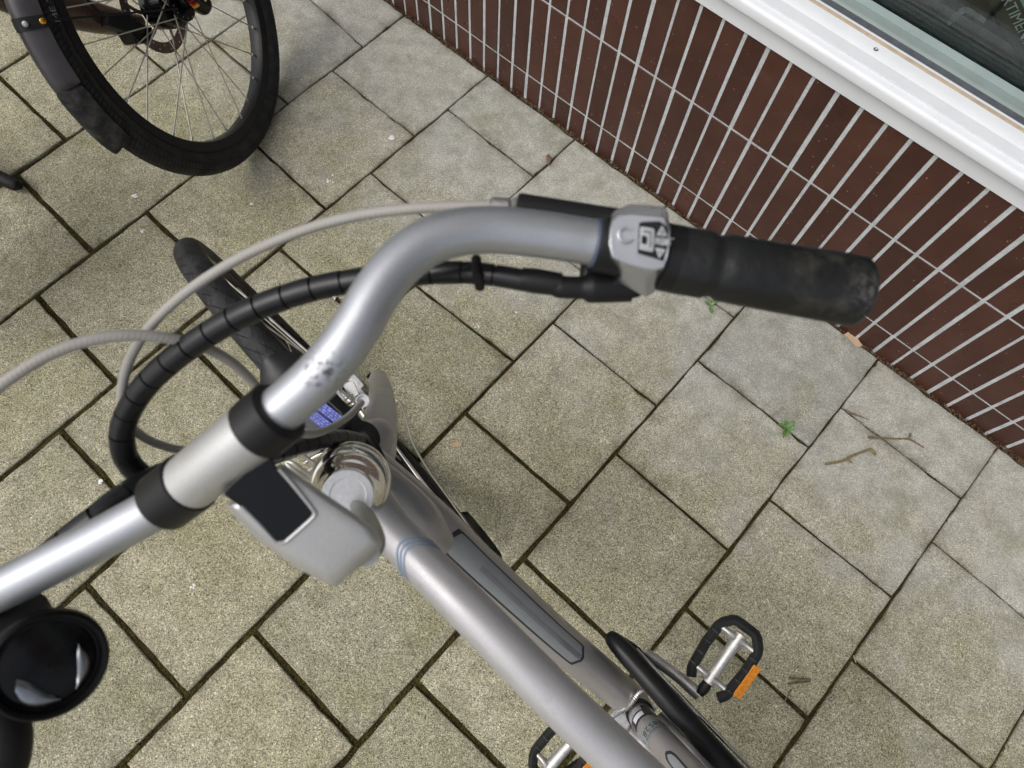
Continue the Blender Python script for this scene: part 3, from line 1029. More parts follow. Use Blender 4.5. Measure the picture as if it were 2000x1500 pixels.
for w in (0.02, 0.12, 0.24, 0.34, 0.58, 0.68, 0.80, 0.9):          # rows of tiny white print
    u = -0.05
    while u < 0.92:
        du = rnd.uniform(0.05, 0.16)
        lquad('label_print', u, min(0.97, u + du), w, w + rnd.uniform(0.03, 0.06), M['labelprint'], 0.0009)
        u += du + rnd.uniform(0.04, 0.08)
for px4, dp in ((((682, 735), (692, 730), (712, 752), (704, 760)), 0.98), (((652, 768), (664, 764), (676, 780), (664, 790)), 0.92), (((668, 750), (690, 742), (702, 770), (684, 782)), 1.0)):
    loft('brake_plate', [[D(x, y, dp) for x, y in px4], [D(x, y, dp + 0.006) for x, y in px4]], M['platesteel'], fwheel, 0.001)
lathe('drum_plate', B(0, 0.35, 0.045), br, [(0.008, -0.008), (0.046, -0.006), (0.048, 0.0), (0.044, 0.004), (0.02, 0.008), (0.008, 0.010)], M['alu'], fwheel, 40)
for i, (x0, y0, x1, y1, w, dp) in enumerate(((645, 752, 690, 790, 0.012, 1.0), (662, 830, 702, 796, 0.004, 0.93), (656, 812, 700, 776, 0.003, 0.93), (650, 804, 690, 770, 0.002, 0.93), (706, 806, 738, 850, 0.011, 0.98), (600, 905, 650, 880, 0.010, 0.9), (590, 930, 640, 900, 0.007, 0.88))):
    a, b = D(x0, y0, dp), D(x1, y1, dp)
    tube('brake_arm', [a, (a + b) / 2 + bu * 0.004, b], w, M['chrome'], fwheel, 10, flat=(1, 0.5))

# --- mudguard on the front wheel
def fender_geo(c, fw, up, rt, R0, a0, a1, w, sag, n=40, thick=0.0016, endround=0.012):
    v, f = [], []
    ns = 10
    for side_ in (0, 1):
        for i in range(n + 1):
            a = math.radians(a0 + (a1 - a0) * i / n)
            rad = fw * math.cos(a) + up * math.sin(a)
            dd = min(i, n - i) / n * abs(math.radians(a1 - a0)) * R0 + (1 if endround <= 0 else 0)
            sc = 1.0 if dd >= endround else 0.55 + 0.45 * math.sqrt(max(0, 1 - (1 - dd / endround) ** 2))
            for j in range(ns + 1):
                s = (j / ns * 2 - 1)
                v.append(c + rad * (R0 - sag * s * s - side_ * thick) + rt * s * w * sc)
    m = ns + 1
    K = (n + 1) * m
    for i in range(n):
        for j in range(ns):
            q = (i * m + j, i * m + j + 1, (i + 1) * m + j + 1, (i + 1) * m + j)
            f.append(q)
            f.append(tuple(K + x for x in q[::-1]))
    for i in range(n):
        for j in (0, ns):
            f.append((i * m + j, (i + 1) * m + j, K + (i + 1) * m + j, K + i * m + j))
    for i in (0, n):
        for j in range(ns):
            f.append((i * m + j, i * m + j + 1, K + i * m + j + 1, K + i * m + j))
    return v, f
fv, ff = fender_geo(axl, bf, bu, br, 0.372, 96.5, 232, 0.029, 0.013, 60, 0.0016, 0.022)
mg = mk('mudguard', fv, ff, M['fender'], bike, True, auto=50)
fix_normals(mg)
lb = axl + 0.3735 * (bf * math.cos(math.radians(103)) + bu * math.sin(math.radians(103)))
box('mudguard_badge', lb, bf * 0.012, br * 0.009, bu * 0.0012, M['mattblack'], mg, 0.0008)
for sgn in (1, -1):
    pts = [B(-0.01, 0.35, 0.062 * sgn), B(-0.01, 0.345, 0.066 * sgn), B(-0.06, 0.315, 0.058 * sgn), B(-0.16, 0.245, 0.046 * sgn), B(-0.262, 0.15, 0.03 * sgn)]
    if sgn == 1:
        pts = [D(768, 788, 1.14), D(776, 782, 1.135), D(785, 792, 1.14), D(795, 825, 1.155), D(808, 868, 1.17), D(835, 915, 1.19), D(880, 978, 1.215), D(925, 1040, 1.235), D(955, 1082, 1.25)]
    tube('mudguard_stay', cr(pts, 6), 0.0017, M['steel'], mg, 8)
    if sgn == 1:
        lathe('stay_eye', D(771, 787, 1.14), br, [(0.001, -0.004), (0.0055, -0.004), (0.0055, 0.004), (0.001, 0.004)], M['steel'], mg, 12)
        box('stay_clip', D(957, 1080, 1.25), bf * 0.007, bu * 0.006, br * 0.005, M['mattblack'], mg, 0.002)

# --- fork
crown_l = []
fork = bpy.data.objects.new('fork', None)
COL.objects.link(fork)
fork.parent = bike
leg = cr([(*D(716, 930, 0.77), 0.022), (*D(728, 895, 0.81), 0.0255), (*D(738, 850, 0.865), 0.0240), (*D(745, 800, 0.95), 0.0205), (*D(744, 765, 1.04), 0.0175), (*D(739, 738, 1.13), 0.014)], 8)
tube('fork_leg', leg[:, :3], leg[:, 3], M['framedark'], fork, 18)
lathe('axle_nut', B(0, 0.352, 0.076), br, [(0.003, -0.012), (0.010, -0.012), (0.010, -0.002), (0.007, 0), (0.007, 0.012), (0.003, 0.013)], M['chrome'], fork, 6)
legl = cr([(*B(-0.19, 0.66, -0.035), 0.024), (*B(-0.14, 0.55, -0.055), 0.021), (*B(-0.07, 0.45, -0.06), 0.018), (*B(0, 0.35, -0.064), 0.013)], 8)
tube('fork_leg', legl[:, :3], legl[:, 3], M['framedark'], fork, 16)
cw = cr([(*B(-0.185, 0.665, -0.055), 0.015), (*B(-0.185, 0.672, -0.04), 0.025), (*B(-0.185, 0.685, 0), 0.028), (*B(-0.183, 0.672, 0.022), 0.025), (*B(-0.178, 0.655, 0.036), 0.018)], 6)
tube('fork_crown', cw[:, :3], cw[:, 3], M['framedark'], fork, 20)
tube('steering_damper_cable', cr([D(694, 868, 0.66), D(712, 848, 0.655), D(730, 866, 0.65), D(745, 895, 0.645), D(753, 930, 0.65)], 8), 0.0035, M['mattblack'], fork, 10)
lathe('fork_plug', D(704, 858, 0.70), unit(V(0, 0, 1) + 0.3 * CR), [(0.002, -0.03), (0.02, -0.03), (0.02, 0.0), (0.013, 0.006), (0.002, 0.007)], M['mattblack'], fork, 20)
# --- frame tubes
hd = A0 = B(-0.29, 0.94)
def on_axis(h):
    return hd + sa * h
tube('head_tube', [on_axis(-0.075), on_axis(-0.24)], 0.024, M['framedark'], bike, 24)
ttp = cr([(*B(-0.262, 0.845, 0.0), 0.0200), (*D(777, 1048, 0.615), 0.0192), (*D(922, 1196, 0.60), 0.0196), (*D(1090, 1367, 0.595), 0.0204), (*D(1195, 1467, 0.60), 0.0210), (*D(1300, 1568, 0.605), 0.0215), (*D(1480, 1742, 0.615), 0.0215)], 8)
tt = tube('top_tube', ttp[:, :3], ttp[:, 3], M['frame'], bike, 32, flat=(0.98, 1.0))
bb = None
dtp = cr([(*B(-0.215, 0.75, 0.0), 0.028), (*D(835, 1018, 0.78), 0.0275), (*D(940, 1116, 0.85), 0.0275), (*D(1066, 1230, 0.94), 0.0272), (*D(1160, 1308, 1.02), 0.0268), (*D(1238, 1374, 1.09), 0.0262)], 8)
dt = tube('down_tube', dtp[:, :3], dtp[:, 3], M['framedark'], bike, 32)
gus = cr([(*B(-0.215, 0.80, 0.0), 0.022), (*D(800, 1000, 0.70), 0.024), (*D(860, 1062, 0.74), 0.016)], 6)
tube('head_gusset', gus[:, :3], gus[:, 3], M['framedark'], bike, 20)
bbc = D(1228, 1396, 1.10)
lathe('bottom_bracket', bbc, br, [(0.014, -0.040), (0.024, -0.038), (0.024, 0.038), (0.014, 0.040)], M['weld'], bike, 28)
wp = [bbc + br * (0.024 * math.cos(t)) + (unit(D(1238, 1374, 1.09) - D(1300, 1440, 1.06)) * 0.008) + bu * (0.022 + 0.012 * math.sin(t)) for t in np.linspace(0, np.pi, 60)]
weld = cr([D(1196, 1398, 1.055), D(1213, 1387, 1.045), D(1228, 1380, 1.042), D(1238, 1366, 1.042), D(1250, 1352, 1.05), D(1262, 1346, 1.06)], 14)
tube('weld_bead', weld, [0.0042 + 0.0012 * math.sin(i * 2.1) for i in range(len(weld))], M['weld'], bike, 10)
patchm = [D(x, y, 1.062) for x, y in ((1192, 1400), (1212, 1383), (1240, 1372), (1245, 1392), (1226, 1430), (1210, 1420))]
loft('weld_gusset', [patchm, [p - bu * 0.02 for p in patchm]], M['weld'], bike, 0.004)
stp = cr([(*D(1248, 1392, 1.06), 0.0195), (*D(1270, 1424, 1.00), 0.0195), (*D(1310, 1468, 0.94), 0.0195), (*D(1352, 1515, 0.885), 0.0195), (*D(1420, 1592, 0.80), 0.0195), (*D(1560, 1752, 0.68), 0.0195)], 8)
stt = tube('seat_tube', stp[:, :3], stp[:, 3], M['framedark'], bike, 28)
lathe('seat_tube_collar', D(1250, 1394, 1.05), unit(stp[8, :3] - stp[0, :3]), [(0.019, -0.004), (0.0215, -0.004), (0.0215, 0.004), (0.019, 0.004)], M['mattblack'], bike, 28)
# decals
refc = lambda P: unit(CC - np.asarray(P[len(P) // 2]))
DREF = refc(dtp[:, :3])
def dec(name, t0, t1, a0, a1, m, off, rr=0.012, par=None):
    return patch(name, dtp[:, :3], dtp[:, 3], t0, t1, a0, a1, m, par or dt, off, DREF, 40, 12, rr)
dec('decal_outline', 0.195, 0.695, -36, 32, M['print_black'], 0.0006)
dec('decal_panel', 0.205, 0.685, -31, 26, M['print_grey'], 0.0011)
dec('decal_strip', 0.30, 0.60, -8, 4, M['print_strip'], 0.0015, 0.0)
for a in (-9, -6, -3, 0, 3):
    dec('decal_stripe', 0.60, 0.682, a, a + 1.6, M['print_dkgrey'], 0.0015, 0.0)
TREF = refc(ttp[:, :3])
for q in range(3):
    t = 0.145 + q * 0.0085
    patch('pinstripe', ttp[:, :3], ttp[:, 3], t, t + 0.0042, -88, 88, M['print_blue'], tt, 0.0006, TREF, 2, 40, 0, -0.018, flat=(0.98, 1.0))
SREF = refc(stp[:, :3])
def sdec(name, t0, t1, a0, a1, m, off):
    return patch(name, stp[:, :3], stp[:, 3], t0, t1, a0, a1, m, stt, off, SREF, 24, 24, 0.02 if 'badge' in name else 0)
_, sat = sdec('number_sticker', 0.185, 0.250, -85, 80, M['print_grey'], 0.0005)
sdec('spec_sticker', 0.06, 0.15, -80, 70, M['print_black'], 0.0005)
for q in range(5):
    sdec('spec_line', 0.066 + q * 0.007, 0.069 + q * 0.007, -20, 60, M['print_white'], 0.0009)
sdec('spec_label', 0.11, 0.14, -15, 40, M['print_white'], 0.0009)
sdec('spec_code', 0.09, 0.15, -75, -55, M['print_white'], 0.0009)
SLn = np.linalg.norm(np.diff(stp[:, :3], axis=0), axis=1).sum()
text('sticker_number', '838528 1', 0.0145, lambda x, y: sat(0.212 + y / SLn * 1.0, math.radians(0) + x / 0.0195)*1.0 + unit(CC - bbc) * 0.0005, M['print_black'], stt)
text('sticker_word', 'verzekering', 0.0075, lambda x, y: sat(0.238 + y / SLn, x / 0.0195) + unit(CC - bbc) * 0.0005, M['print_black'], stt)
sdec('seat_tube_badge_outline', 0.355, 0.70, 0, 46, M['print_black'], 0.0005)
sdec('seat_tube_badge', 0.372, 0.69, 7, 39, M['print_grey'], 0.0009)
# headset, quill and stem
lathe('headset', hd, sa, [(0.024, -0.085), (0.031, -0.080), (0.0335, -0.074), (0.0338, -0.070), (0.0325, -0.066), (0.0300, -0.064), (0.0300, -0.060), (0.0320, -0.057), (0.0326, -0.053), (0.0318, -0.048), (0.0296, -0.045), (0.0280, -0.044), (0.0280, -0.036), (0.0288, -0.033), (0.0286, -0.028), (0.0270, -0.022), (0.0240, -0.015), (0.0215, -0.010), (0.0208, -0.006), (0.0200, -0.004), (0.0195, -0.003)], M['chrome'], bike, 48)
lathe('lock_ring', hd, sa, [(0.0128, -0.006), (0.0192, -0.006), (0.0192, -0.0008), (0.0186, 0.0), (0.0136, 0.0), (0.0128, -0.0008)], M['ringwhite'], bike, 48)
lathe('headset_disc', hd, sa, [(0.001, -0.006), (0.0126, -0.006), (0.0126, -0.0012), (0.001, -0.0012)], M['darkdisc'], bike, 40)
box('cable_tab', D(717, 892, 0.63), CR * 0.011, unit(sa) * 0.004, np.cross(CR, sa) * 0.006, M['mattblack'], bike, 0.002)
stem = bpy.data.objects.new('stem', None)
COL.objects.link(stem)
stem.parent = bike
def Z8(x, y):
    return 300 + x / 3.75, 760 + y / 3.75
sb_px = [(445, 992), (443, 985), (452, 980), (520, 935), (546, 906), (556, 908), (640, 968), (700, 1008), (735, 1035), (747, 1060), (744, 1070), (700, 1108), (658, 1146), (640, 1140), (588, 1114), (500, 1052)]
def sdepth(x, y):
    t = ((x - 470) * 0.62 + (y - 930) * 0.72) / 280
    return 0.325 + 0.030 * t
def sring(k_, dz, cx_=592, cy_=1022):
    return [D(cx_ + (x - cx_) * k_, cy_ + (y - cy_) * k_, sdepth(cx_ + (x - cx_) * k_, cy_ + (y - cy_) * k_) + dz) for x, y in sb_px]
loft('stem_body', [sring(0.55, -0.0005), sring(0.80, 0.0002), sring(0.90, 0.0014), sring(0.96, 0.0040), sring(0.99, 0.0085), sring(1.0, 0.014), sring(0.97, 0.026), sring(0.86, 0.036)], M['stem'], stem, auto=60)
wpx = [(436, 966), (450, 945), (500, 905), (528, 893), (542, 914), (575, 955), (610, 998), (611, 1003), (606, 1011), (562, 1050), (556, 1055), (545, 1057), (535, 1054), (505, 1022), (462, 984)]
loft('display_window', [[D(x, y, sdepth(x, y) - 0.0012) for x, y in wpx], [D(x, y, sdepth(x, y) + 0.004) for x, y in wpx]], M['glossblack'], stem, 0.0008)
rim_px = [(475, 1000), (470, 988), (505, 1023), (535, 1056), (546, 1060), (558, 1058), (564, 1053), (609, 1013), (614, 1003), (612, 996), (577, 952), (545, 915)]
tube('window_rim', cr([D(x, y, sdepth(x, y) - 0.0008) for x, y in rim_px[1:]], 4), 0.0011, M['stem'], stem, 8)
qe = D(700, 1085, 0.385)
q0 = on_axis(-0.004)
tube('quill', cr([D(694, 988, 0.520), D(703, 998, 0.49), D(718, 1026, 0.44), D(728, 1058, 0.40), D(715, 1080, 0.372)], 6), [0.0042 + 0.0032 * min(1, i_ / 9) for i_ in range(25)], M['stemdark'], stem, 24)
clr = cr([(*D(330, 976, 0.348), 1), (*D(430, 894, 0.331), 1), (*D(522, 822, 0.320), 1), (*D(600, 757, 0.314), 1)], 10)
tube('bar_clamp', clr[3:19, :3], [0.0143] * 16, M['stem'], stem, 32)
# --- handlebar
hb = bpy.data.objects.new('handlebar', None)
COL.objects.link(hb)
hb.parent = bike
barp = cr([(-420, 1640, 0.36), (-330, 1420, 0.358), (-240, 1290, 0.362), (-120, 1205, 0.364), (0, 1152, 0.362), (120, 1091, 0.359), (230, 1034, 0.354), (330, 976, 0.348), (430, 894, 0.331), (522, 822, 0.320), (610, 746, 0.3135), (660, 690, 0.312),
           (700, 632, 0.313), (735, 572, 0.315), (778, 517, 0.318), (830, 476, 0.3215), (890, 455, 0.325), (960, 449, 0.329), (1040, 456, 0.3325), (1110, 466, 0.335), (1180, 478, 0.337), (1310, 505, 0.338), (1500, 540, 0.340), (1660, 568, 0.343)], 8)
bar3 = np.array([D(*p) for p in barp])
def bari(i):                              # index of a control point
    return i * 8
tube('bar_tube', bar3, 0.0111, M['barworn'], hb, 32)
for i0, i1 in ((56, 63), (69, 74)):
    pass
def sleeve(name, px0, px1, r, mat, parent, seg=32, ends=0.0012):
    a, b = D(*px0), D(*px1)
    ax = b - a
    L = np.linalg.norm(ax)
    return lathe(name, a, ax, [(r * 0.8, 0), (r - ends, 0), (r, ends), (r, L - ends), (r - ends, L), (r * 0.8, L)], mat, parent, seg)
sleeve('collar', (319, 981, 0.3487), (374, 939, 0.3410), 0.0158, M['black'], hb)
sleeve('collar', (497, 844, 0.3223), (549, 801, 0.3178), 0.0156, M['black'], hb)
gp = cr([(1318, 507, 0.338), (1400, 521, 0.3385), (1500, 539, 0.340), (1600, 556, 0.342), (1645, 564, 0.3425), (1664, 568, 0.343), (1680, 571, 0.3434), (1688, 572, 0.3436)], 8)
gp3 = np.array([D(*p) for p in gp])
gr = []
for p in gp:
    x = p[0]
    r = 0.0164 + max(0, x - 1402) / 290 * 0.0014
    if 1386 < x < 1402:
        r -= 0.0013
    if x > 1666:
        r -= ((x - 1666) / 22) ** 2 * 0.006
    gr.append(r)
tube('grip', gp3, gr, M['grip'], hb, 32)
ge_, gax = gp3[-3], unit(gp3[-1] - gp3[-8])
ga_ = unit(np.cross(gax, V(0, 0, 1)))
gb_ = np.cross(gax, ga_)
fr_ = []
for i_ in range(72):
    t_ = 2 * np.pi * i_ / 72
    fr_.append(ge_ + (ga_ * math.cos(t_) + gb_ * math.sin(t_)) * (0.0160 + rnd.uniform(-0.0006, 0.0010)) + gax * rnd.uniform(-0.0010, 0.0014))
gl = [D(*p) for p in ((-420, 1640, 0.36), (-370, 1520, 0.359), (-325, 1412, 0.358))]
tube('grip', gl, 0.0165, M['grip'], hb, 24)
sleeve('grip_collar', (1152, 474, 0.336), (1172, 477, 0.337), 0.0118, M['slate'], hb)
sleeve('grip_collar', (1166, 476, 0.336), (1312, 504, 0.338), 0.0138, M['black'], hb)
sleeve('grip_collar', (1290, 501, 0.338), (1330, 508, 0.338), 0.0164, M['black'], hb)
# brake lever housing on the far side of the bar and its adjuster
sleeve('brake_lever', (1008, 404, 0.352), (1235, 440, 0.353), 0.0072, M['mattblack'], hb)
sleeve('adjuster_barrel', (958, 402, 0.352), (998, 404, 0.352), 0.0044, M['alu'], hb, 20)
sleeve('adjuster_nut', (998, 403, 0.352), (1018, 405, 0.352), 0.0052, M['alu'], hb, 6)
tube('cable_outlet', cr([D(1040, 553, 0.350), D(1100, 561, 0.350), D(1160, 562, 0.351), D(1230, 560, 0.353)], 6), [0.0048] * 5 + [0.0058] * 6 + [0.0078] * 8, M['black'], hb, 20)
pr = [D(x, y, d_) for x, y, d_ in ((1130, 560, .352), (1135, 500, .352), (1190, 440, .352), (1240, 440, .35), (1262, 560, .352), (1250, 584, .352), (1190, 578, .352))]
loft('switch_base', [[p - unit(CC - p) * 0.016 for p in pr], [p + unit(CC - p) * 0.002 for p in pr]], M['black'], hb, 0.004)
# keypad
def K(x, y, d_):
    return D(1140 + x / 4.325, 380 + y / 4.325, d_)
outer = [(262, 135), (390, 80), (680, 100), (716, 150), (722, 225), (746, 280), (744, 400), (722, 540), (690, 650), (600, 825), (522, 868), (310, 745), (212, 555), (180, 420), (190, 280), (205, 215)]
inner = [(285, 172), (400, 160), (660, 182), (690, 200), (705, 250), (732, 300), (726, 400), (706, 530), (676, 620), (600, 640), (510, 625), (320, 570), (240, 530), (218, 420), (226, 290), (245, 215)]
def kd(x, y):
    return 0.316 + 0.0035 * abs((y - 400) / 250) ** 2
rings = [[K(x, y, 0.362) for x, y in outer], [K(x, y, 0.343) for x, y in outer], [K(x * .35 + a * .65, y * .35 + b * .65, 0.326) for (x, y), (a, b) in zip(outer, inner)], [K(x, y, kd(x, y)) for x, y in inner]]
ctl = loft('control_unit', rings, M['key'], hb, 0.0007, auto=22)
pan = [(468, 238), (500, 230), (640, 226), (700, 262), (716, 300), (710, 400), (700, 470), (672, 560), (455, 492)]
loft('button_panel', [[K(x, y, kd(x, y) - 0.0004) for x, y in pan], [K(x, y, kd(x, y) + 0.003) for x, y in pan]], M['black'], ctl, 0.0004)
def btn(name, pts, m, up=0.0012):
    loft(name, [[K(x, y, kd(x, y) - up) for x, y in pts], [K(x, y, kd(x, y) + 0.002) for x, y in pts]], m, ctl, 0.0005)
btn('square_button', [(478, 268), (588, 285), (600, 300), (592, 478), (575, 486), (470, 465)], M['button'])
btn('button_mark', [(492, 345), (535, 352), (532, 420), (486, 412)], M['black'], 0.0015)
btn('button_line', [(505, 300), (570, 310), (566, 450), (556, 448), (558, 325), (504, 316)], M['print_dkgrey'], 0.0015)
btn('up_button', [(666, 258), (706, 340), (702, 352), (620, 342), (618, 332)], M['button'])
btn('down_button', [(604, 446), (690, 462), (690, 474), (640, 538), (634, 534)], M['button'])
btn('bar_button', [(600, 362), (738, 378), (734, 436), (598, 414)], M['button'], 0.0009)
kn = unit(CC - K(660, 380, 0.316))
kx = unit(K(720, 392, 0.316) - K(600, 370, 0.316))
ky = unit(np.cross(kn, kx))
text('button_text', 'SET', 0.0062, lambda x, y: K(668, 398, 0.3148) + kx * x + ky * y, M['print_strip'], ctl)
text('button_text', '+', 0.006, lambda x, y: K(664, 320, 0.3145) + kx * x + ky * y, M['print_strip'], ctl)
text('button_text', '-', 0.006, lambda x, y: K(644, 480, 0.3145) + kx * x + ky * y, M['print_strip'], ctl)
ce = [K(358 + 62 * math.cos(t), 338 + 62 * math.sin(t), 0.3162) for t in np.linspace(0.5, 5.5, 30)]
tube('emblem_ring', ce, 0.0006, M['key'], ctl, 8)
# --- bell at the left
bell = bpy.data.objects.new('bell', None)
COL.objects.link(bell)
bell.parent = bike
bc0 = D(96, 1300, 0.352)
bax = unit((CC - bc0) + 0.07 * CR - 0.12 * CU)
lathe('bell_shell', bc0, bax, [(0.004, -0.03), (0.018, -0.028), (0.0250, -0.018), (0.0274, -0.006), (0.0270, 0.0), (0.0254, 0.0018), (0.0236, 0.0010), (0.0222, -0.002)], M['bellblack'], bell, 48, caps=False)
lathe('bell_dome', bc0, bax, [(0.0224, -0.0022), (0.0216, -0.0024), (0.018, -0.0008), (0.012, 0.0006), (0.006, 0.0013), (0.0004, 0.0015)], M['bellcap'], bell, 48, caps=False)
def bsurf(x, y, up=0.0006):
    p = PL(x, y, bax, bc0 @ bax)
    r = np.linalg.norm(p - bc0)
    return PL(x, y, bax, bc0 @ bax + float(np.interp(r, [0, 0.006, 0.012, 0.018, 0.0216, 0.03], [0.0015, 0.0013, 0.0006, -0.0008, -0.0024, -0.0024])) + up)
def bpatch(name, top, bot, m):
    n_ = 9
    v, f = [], []
    T_, B_ = cr(top, 6), cr(bot, 6)
    for a_, b_ in zip(T_, B_):
        for k_ in range(n_):
            w_ = k_ / (n_ - 1)
            v.append(bsurf(*(a_ + (b_ - a_) * w_), 0.0006 + 0.0012 * math.sin(math.pi * w_)))
    for i_ in range(len(T_) - 1):
        for k_ in range(n_ - 1):
            f.append((i_ * n_ + k_, i_ * n_ + k_ + 1, (i_ + 1) * n_ + k_ + 1, (i_ + 1) * n_ + k_))
    return mk(name, v, f, m, bell, True)
bpatch('bell_reflection', [(151, 1256), (151, 1290), (151, 1320), (147, 1346)], [(155, 1260), (172, 1282), (172, 1312), (150, 1346)], M['bellreflect'])  # crescent patches standing in for reflections on the glossy black dome
bpatch('bell_reflection', [(32, 1326), (60, 1334), (88, 1352), (118, 1364)], [(29, 1356), (44, 1376), (76, 1384), (120, 1368)], M['bellreflect'])
tube('bell_bracket', cr([D(40, 1195, 0.368), D(60, 1230, 0.375), D(70, 1280, 0.382)], 6), 0.013, M['mattblack'], bell, 16)
tube('bell_lever', cr([D(-30, 1330, 0.366), D(2, 1400, 0.362), D(12, 1460, 0.362), D(-12, 1560, 0.364)], 6), [0.012] * 19, M['mattblack'], bell, 14)
tube('brake_lever', cr([D(-60, 1220, 0.38), D(-120, 1300, 0.385), D(-200, 1420, 0.39), D(-260, 1580, 0.39)], 6), 0.007, M['mattblack'], hb, 12)
# --- cables
def hose(name, pts, r, mat, seam=0.0165, parent=bike, seg=20, thin=1.0):
    P = cr(pts, 40)
    P = np.array([D(*p) for p in P])
    L = np.r_[0, np.cumsum(np.linalg.norm(np.diff(P, axis=0), axis=1))]
    ss, R = [], []
    n = int(L[-1] / seam)
    for i in range(n):
        s = i * seam
        for d_, rr in ((0.0, r * 0.80), (0.0007, r * 0.80), (0.0009, r), (seam * 0.5, r * 1.01), (seam - 0.0003, r)):
            ss.append(s + d_)
            R.append(rr * (thin + (1 - thin) * min(1, s / 0.16)))
    Q = np.array([[np.interp(s, L, P[:, i]) for i in range(3)] for s in ss])
    return tube(name, Q, R, mat, parent, seg)
hose('cable_sleeve', [(1030, 549, 0.350), (960, 537, 0.352), (890, 532, 0.356), (800, 536, 0.362), (700, 547, 0.367), (600, 567, 0.371), (500, 602, 0.376), (420, 644, 0.382), (345, 696, 0.39), (285, 752, 0.40), (247, 812, 0.412), (238, 860, 0.42), (252, 905, 0.43), (295, 940, 0.44), (345, 945, 0.45), (420, 925, 0.47), (520, 893, 0.50), (600, 868, 0.55), (660, 855, 0.60), (705, 862, 0.64)], 0.0072, M['hose'], thin=0.78)
tube('cable_joint', [D(1096, 556, 0.350), D(1040, 548, 0.350), D(1018, 545, 0.350)], [0.0060, 0.0064, 0.0058], M['black'], bike, 16)
tube('cable_tie', [D(930, 505, 0.353), D(932, 536, 0.3445), D(938, 562, 0.353)], 0.0026, M['mattblack'], bike, 8)
hose('cable_sleeve', [(-60, 1240, 0.40), (40, 1140, 0.398), (120, 1066, 0.398), (190, 1012, 0.40), (250, 965, 0.41), (330, 925, 0.43), (430, 905, 0.46), (530, 885, 0.51)], 0.0082, M['hose'], 0.02)
def cable(name, pts, r, mat=None, par=None):
    P = np.array([D(*p) for p in cr(pts, 10)])
    return tube(name, P, r, mat or M['braid'], par or bike, 14)
M['braid'] = mat_braid()
cable('brake_cable', [(975, 402, 0.352), (900, 403, 0.353), (800, 408, 0.355), (700, 421, 0.358), (600, 447, 0.362), (500, 488, 0.367), (420, 532, 0.372), (345, 586, 0.378), (288, 644, 0.385), (252, 705, 0.394), (238, 765, 0.405), (243, 810, 0.418), (268, 845, 0.432), (310, 868, 0.447), (365, 880, 0.462), (430, 872, 0.485), (500, 868, 0.52), (570, 866, 0.54), (600, 872, 0.56)], 0.0028)
cable('brake_cable', [(-120, 850, 0.352), (-40, 785, 0.353), (30, 732, 0.355), (100, 691, 0.358), (180, 664, 0.364), (260, 655, 0.372), (330, 661, 0.382), (395, 677, 0.395), (450, 706, 0.412), (495, 748, 0.435), (530, 800, 0.455), (565, 838, 0.49), (605, 848, 0.53), (645, 836, 0.565), (682, 812, 0.60), (706, 786, 0.635)], 0.0031)
lathe('cable_stop', D(708, 783, 0.645), unit(CC - D(708, 783, 0.645)), [(0.003, -0.02), (0.0058, -0.02), (0.0064, -0.003), (0.0064, 0.0), (0.0053, 0.0), (0.0048, -0.003), (0.002, -0.003)], M['ringwhite'], bike, 28)
for pts in ([(582, 834, .60), (598, 840, .60), (607, 848, .60), (604, 858, .60), (592, 870, .60), (588, 880, .605), (596, 892, .61), (616, 906, .615), (634, 918, .62)], [(625, 938, .62), (600, 924, .61), (578, 908, .60), (564, 902, .60), (560, 906, .60), (572, 916, .60), (596, 932, .61), (614, 946, .62)]):
    cable('lamp_bracket', pts, 0.0017, M['wire'])
# --- drivetrain
drv = bpy.data.objects.new('chain_guard', None)
COL.objects.link(drv)
drv.parent = bike
cgp = cr([(1190, 1240, 1.03, 0.0085), (1200, 1252, 1.022, 0.0125), (1228, 1282, 1.01, 0.0150), (1290, 1352, 0.985, 0.0158), (1360, 1430, 0.97, 0.0158), (1432, 1508, 0.96, 0.0158), (1560, 1650, 0.95, 0.0158)], 8)
tube('guard_tube', np.array([D(*p[:3]) for p in cgp]), cgp[:, 3], M['black'], drv, 20)
pa = [(1207, 1243, 1.035), (1245, 1266, 1.03), (1290, 1318, 1.02), (1362, 1396, 1.0), (1470, 1508, 0.98), (1610, 1650, 0.965)]
P1 = [D(*p) for p in pa]
loft('guard_plate', [[p for p in P1] + [p - bu * 0.05 for p in P1[::-1]], [p + br * 0.003 for p in P1] + [p - bu * 0.05 + br * 0.003 for p in P1[::-1]]], M['black'], drv)
P2 = cr([D(1243, 1266, 1.028), D(1290, 1316, 1.018), D(1362, 1393, 0.998), D(1476, 1508, 0.978), D(1615, 1650, 0.963)], 6)
tube('guard_edge', P2, 0.0019, M['chrome'], drv, 8)
csp = cr([(*D(1285, 1400, 1.05), 0.010), (*D(1340, 1455, 1.02), 0.0115), (*D(1400, 1520, 1.0), 0.011), (*B(-1.08, 0.35, 0.06), 0.009)], 8)
tube('chain_stay', csp[:, :3], csp[:, 3], M['framedark'], bike, 16)
csl = cr([(*D(1228, 1430, 1.06), 0.010), (*D(1290, 1500, 1.04), 0.0115), (*B(-1.08, 0.35, -0.06), 0.009)], 8)
tube('chain_stay', csl[:, :3], csl[:, 3], M['frame'], bike, 16)
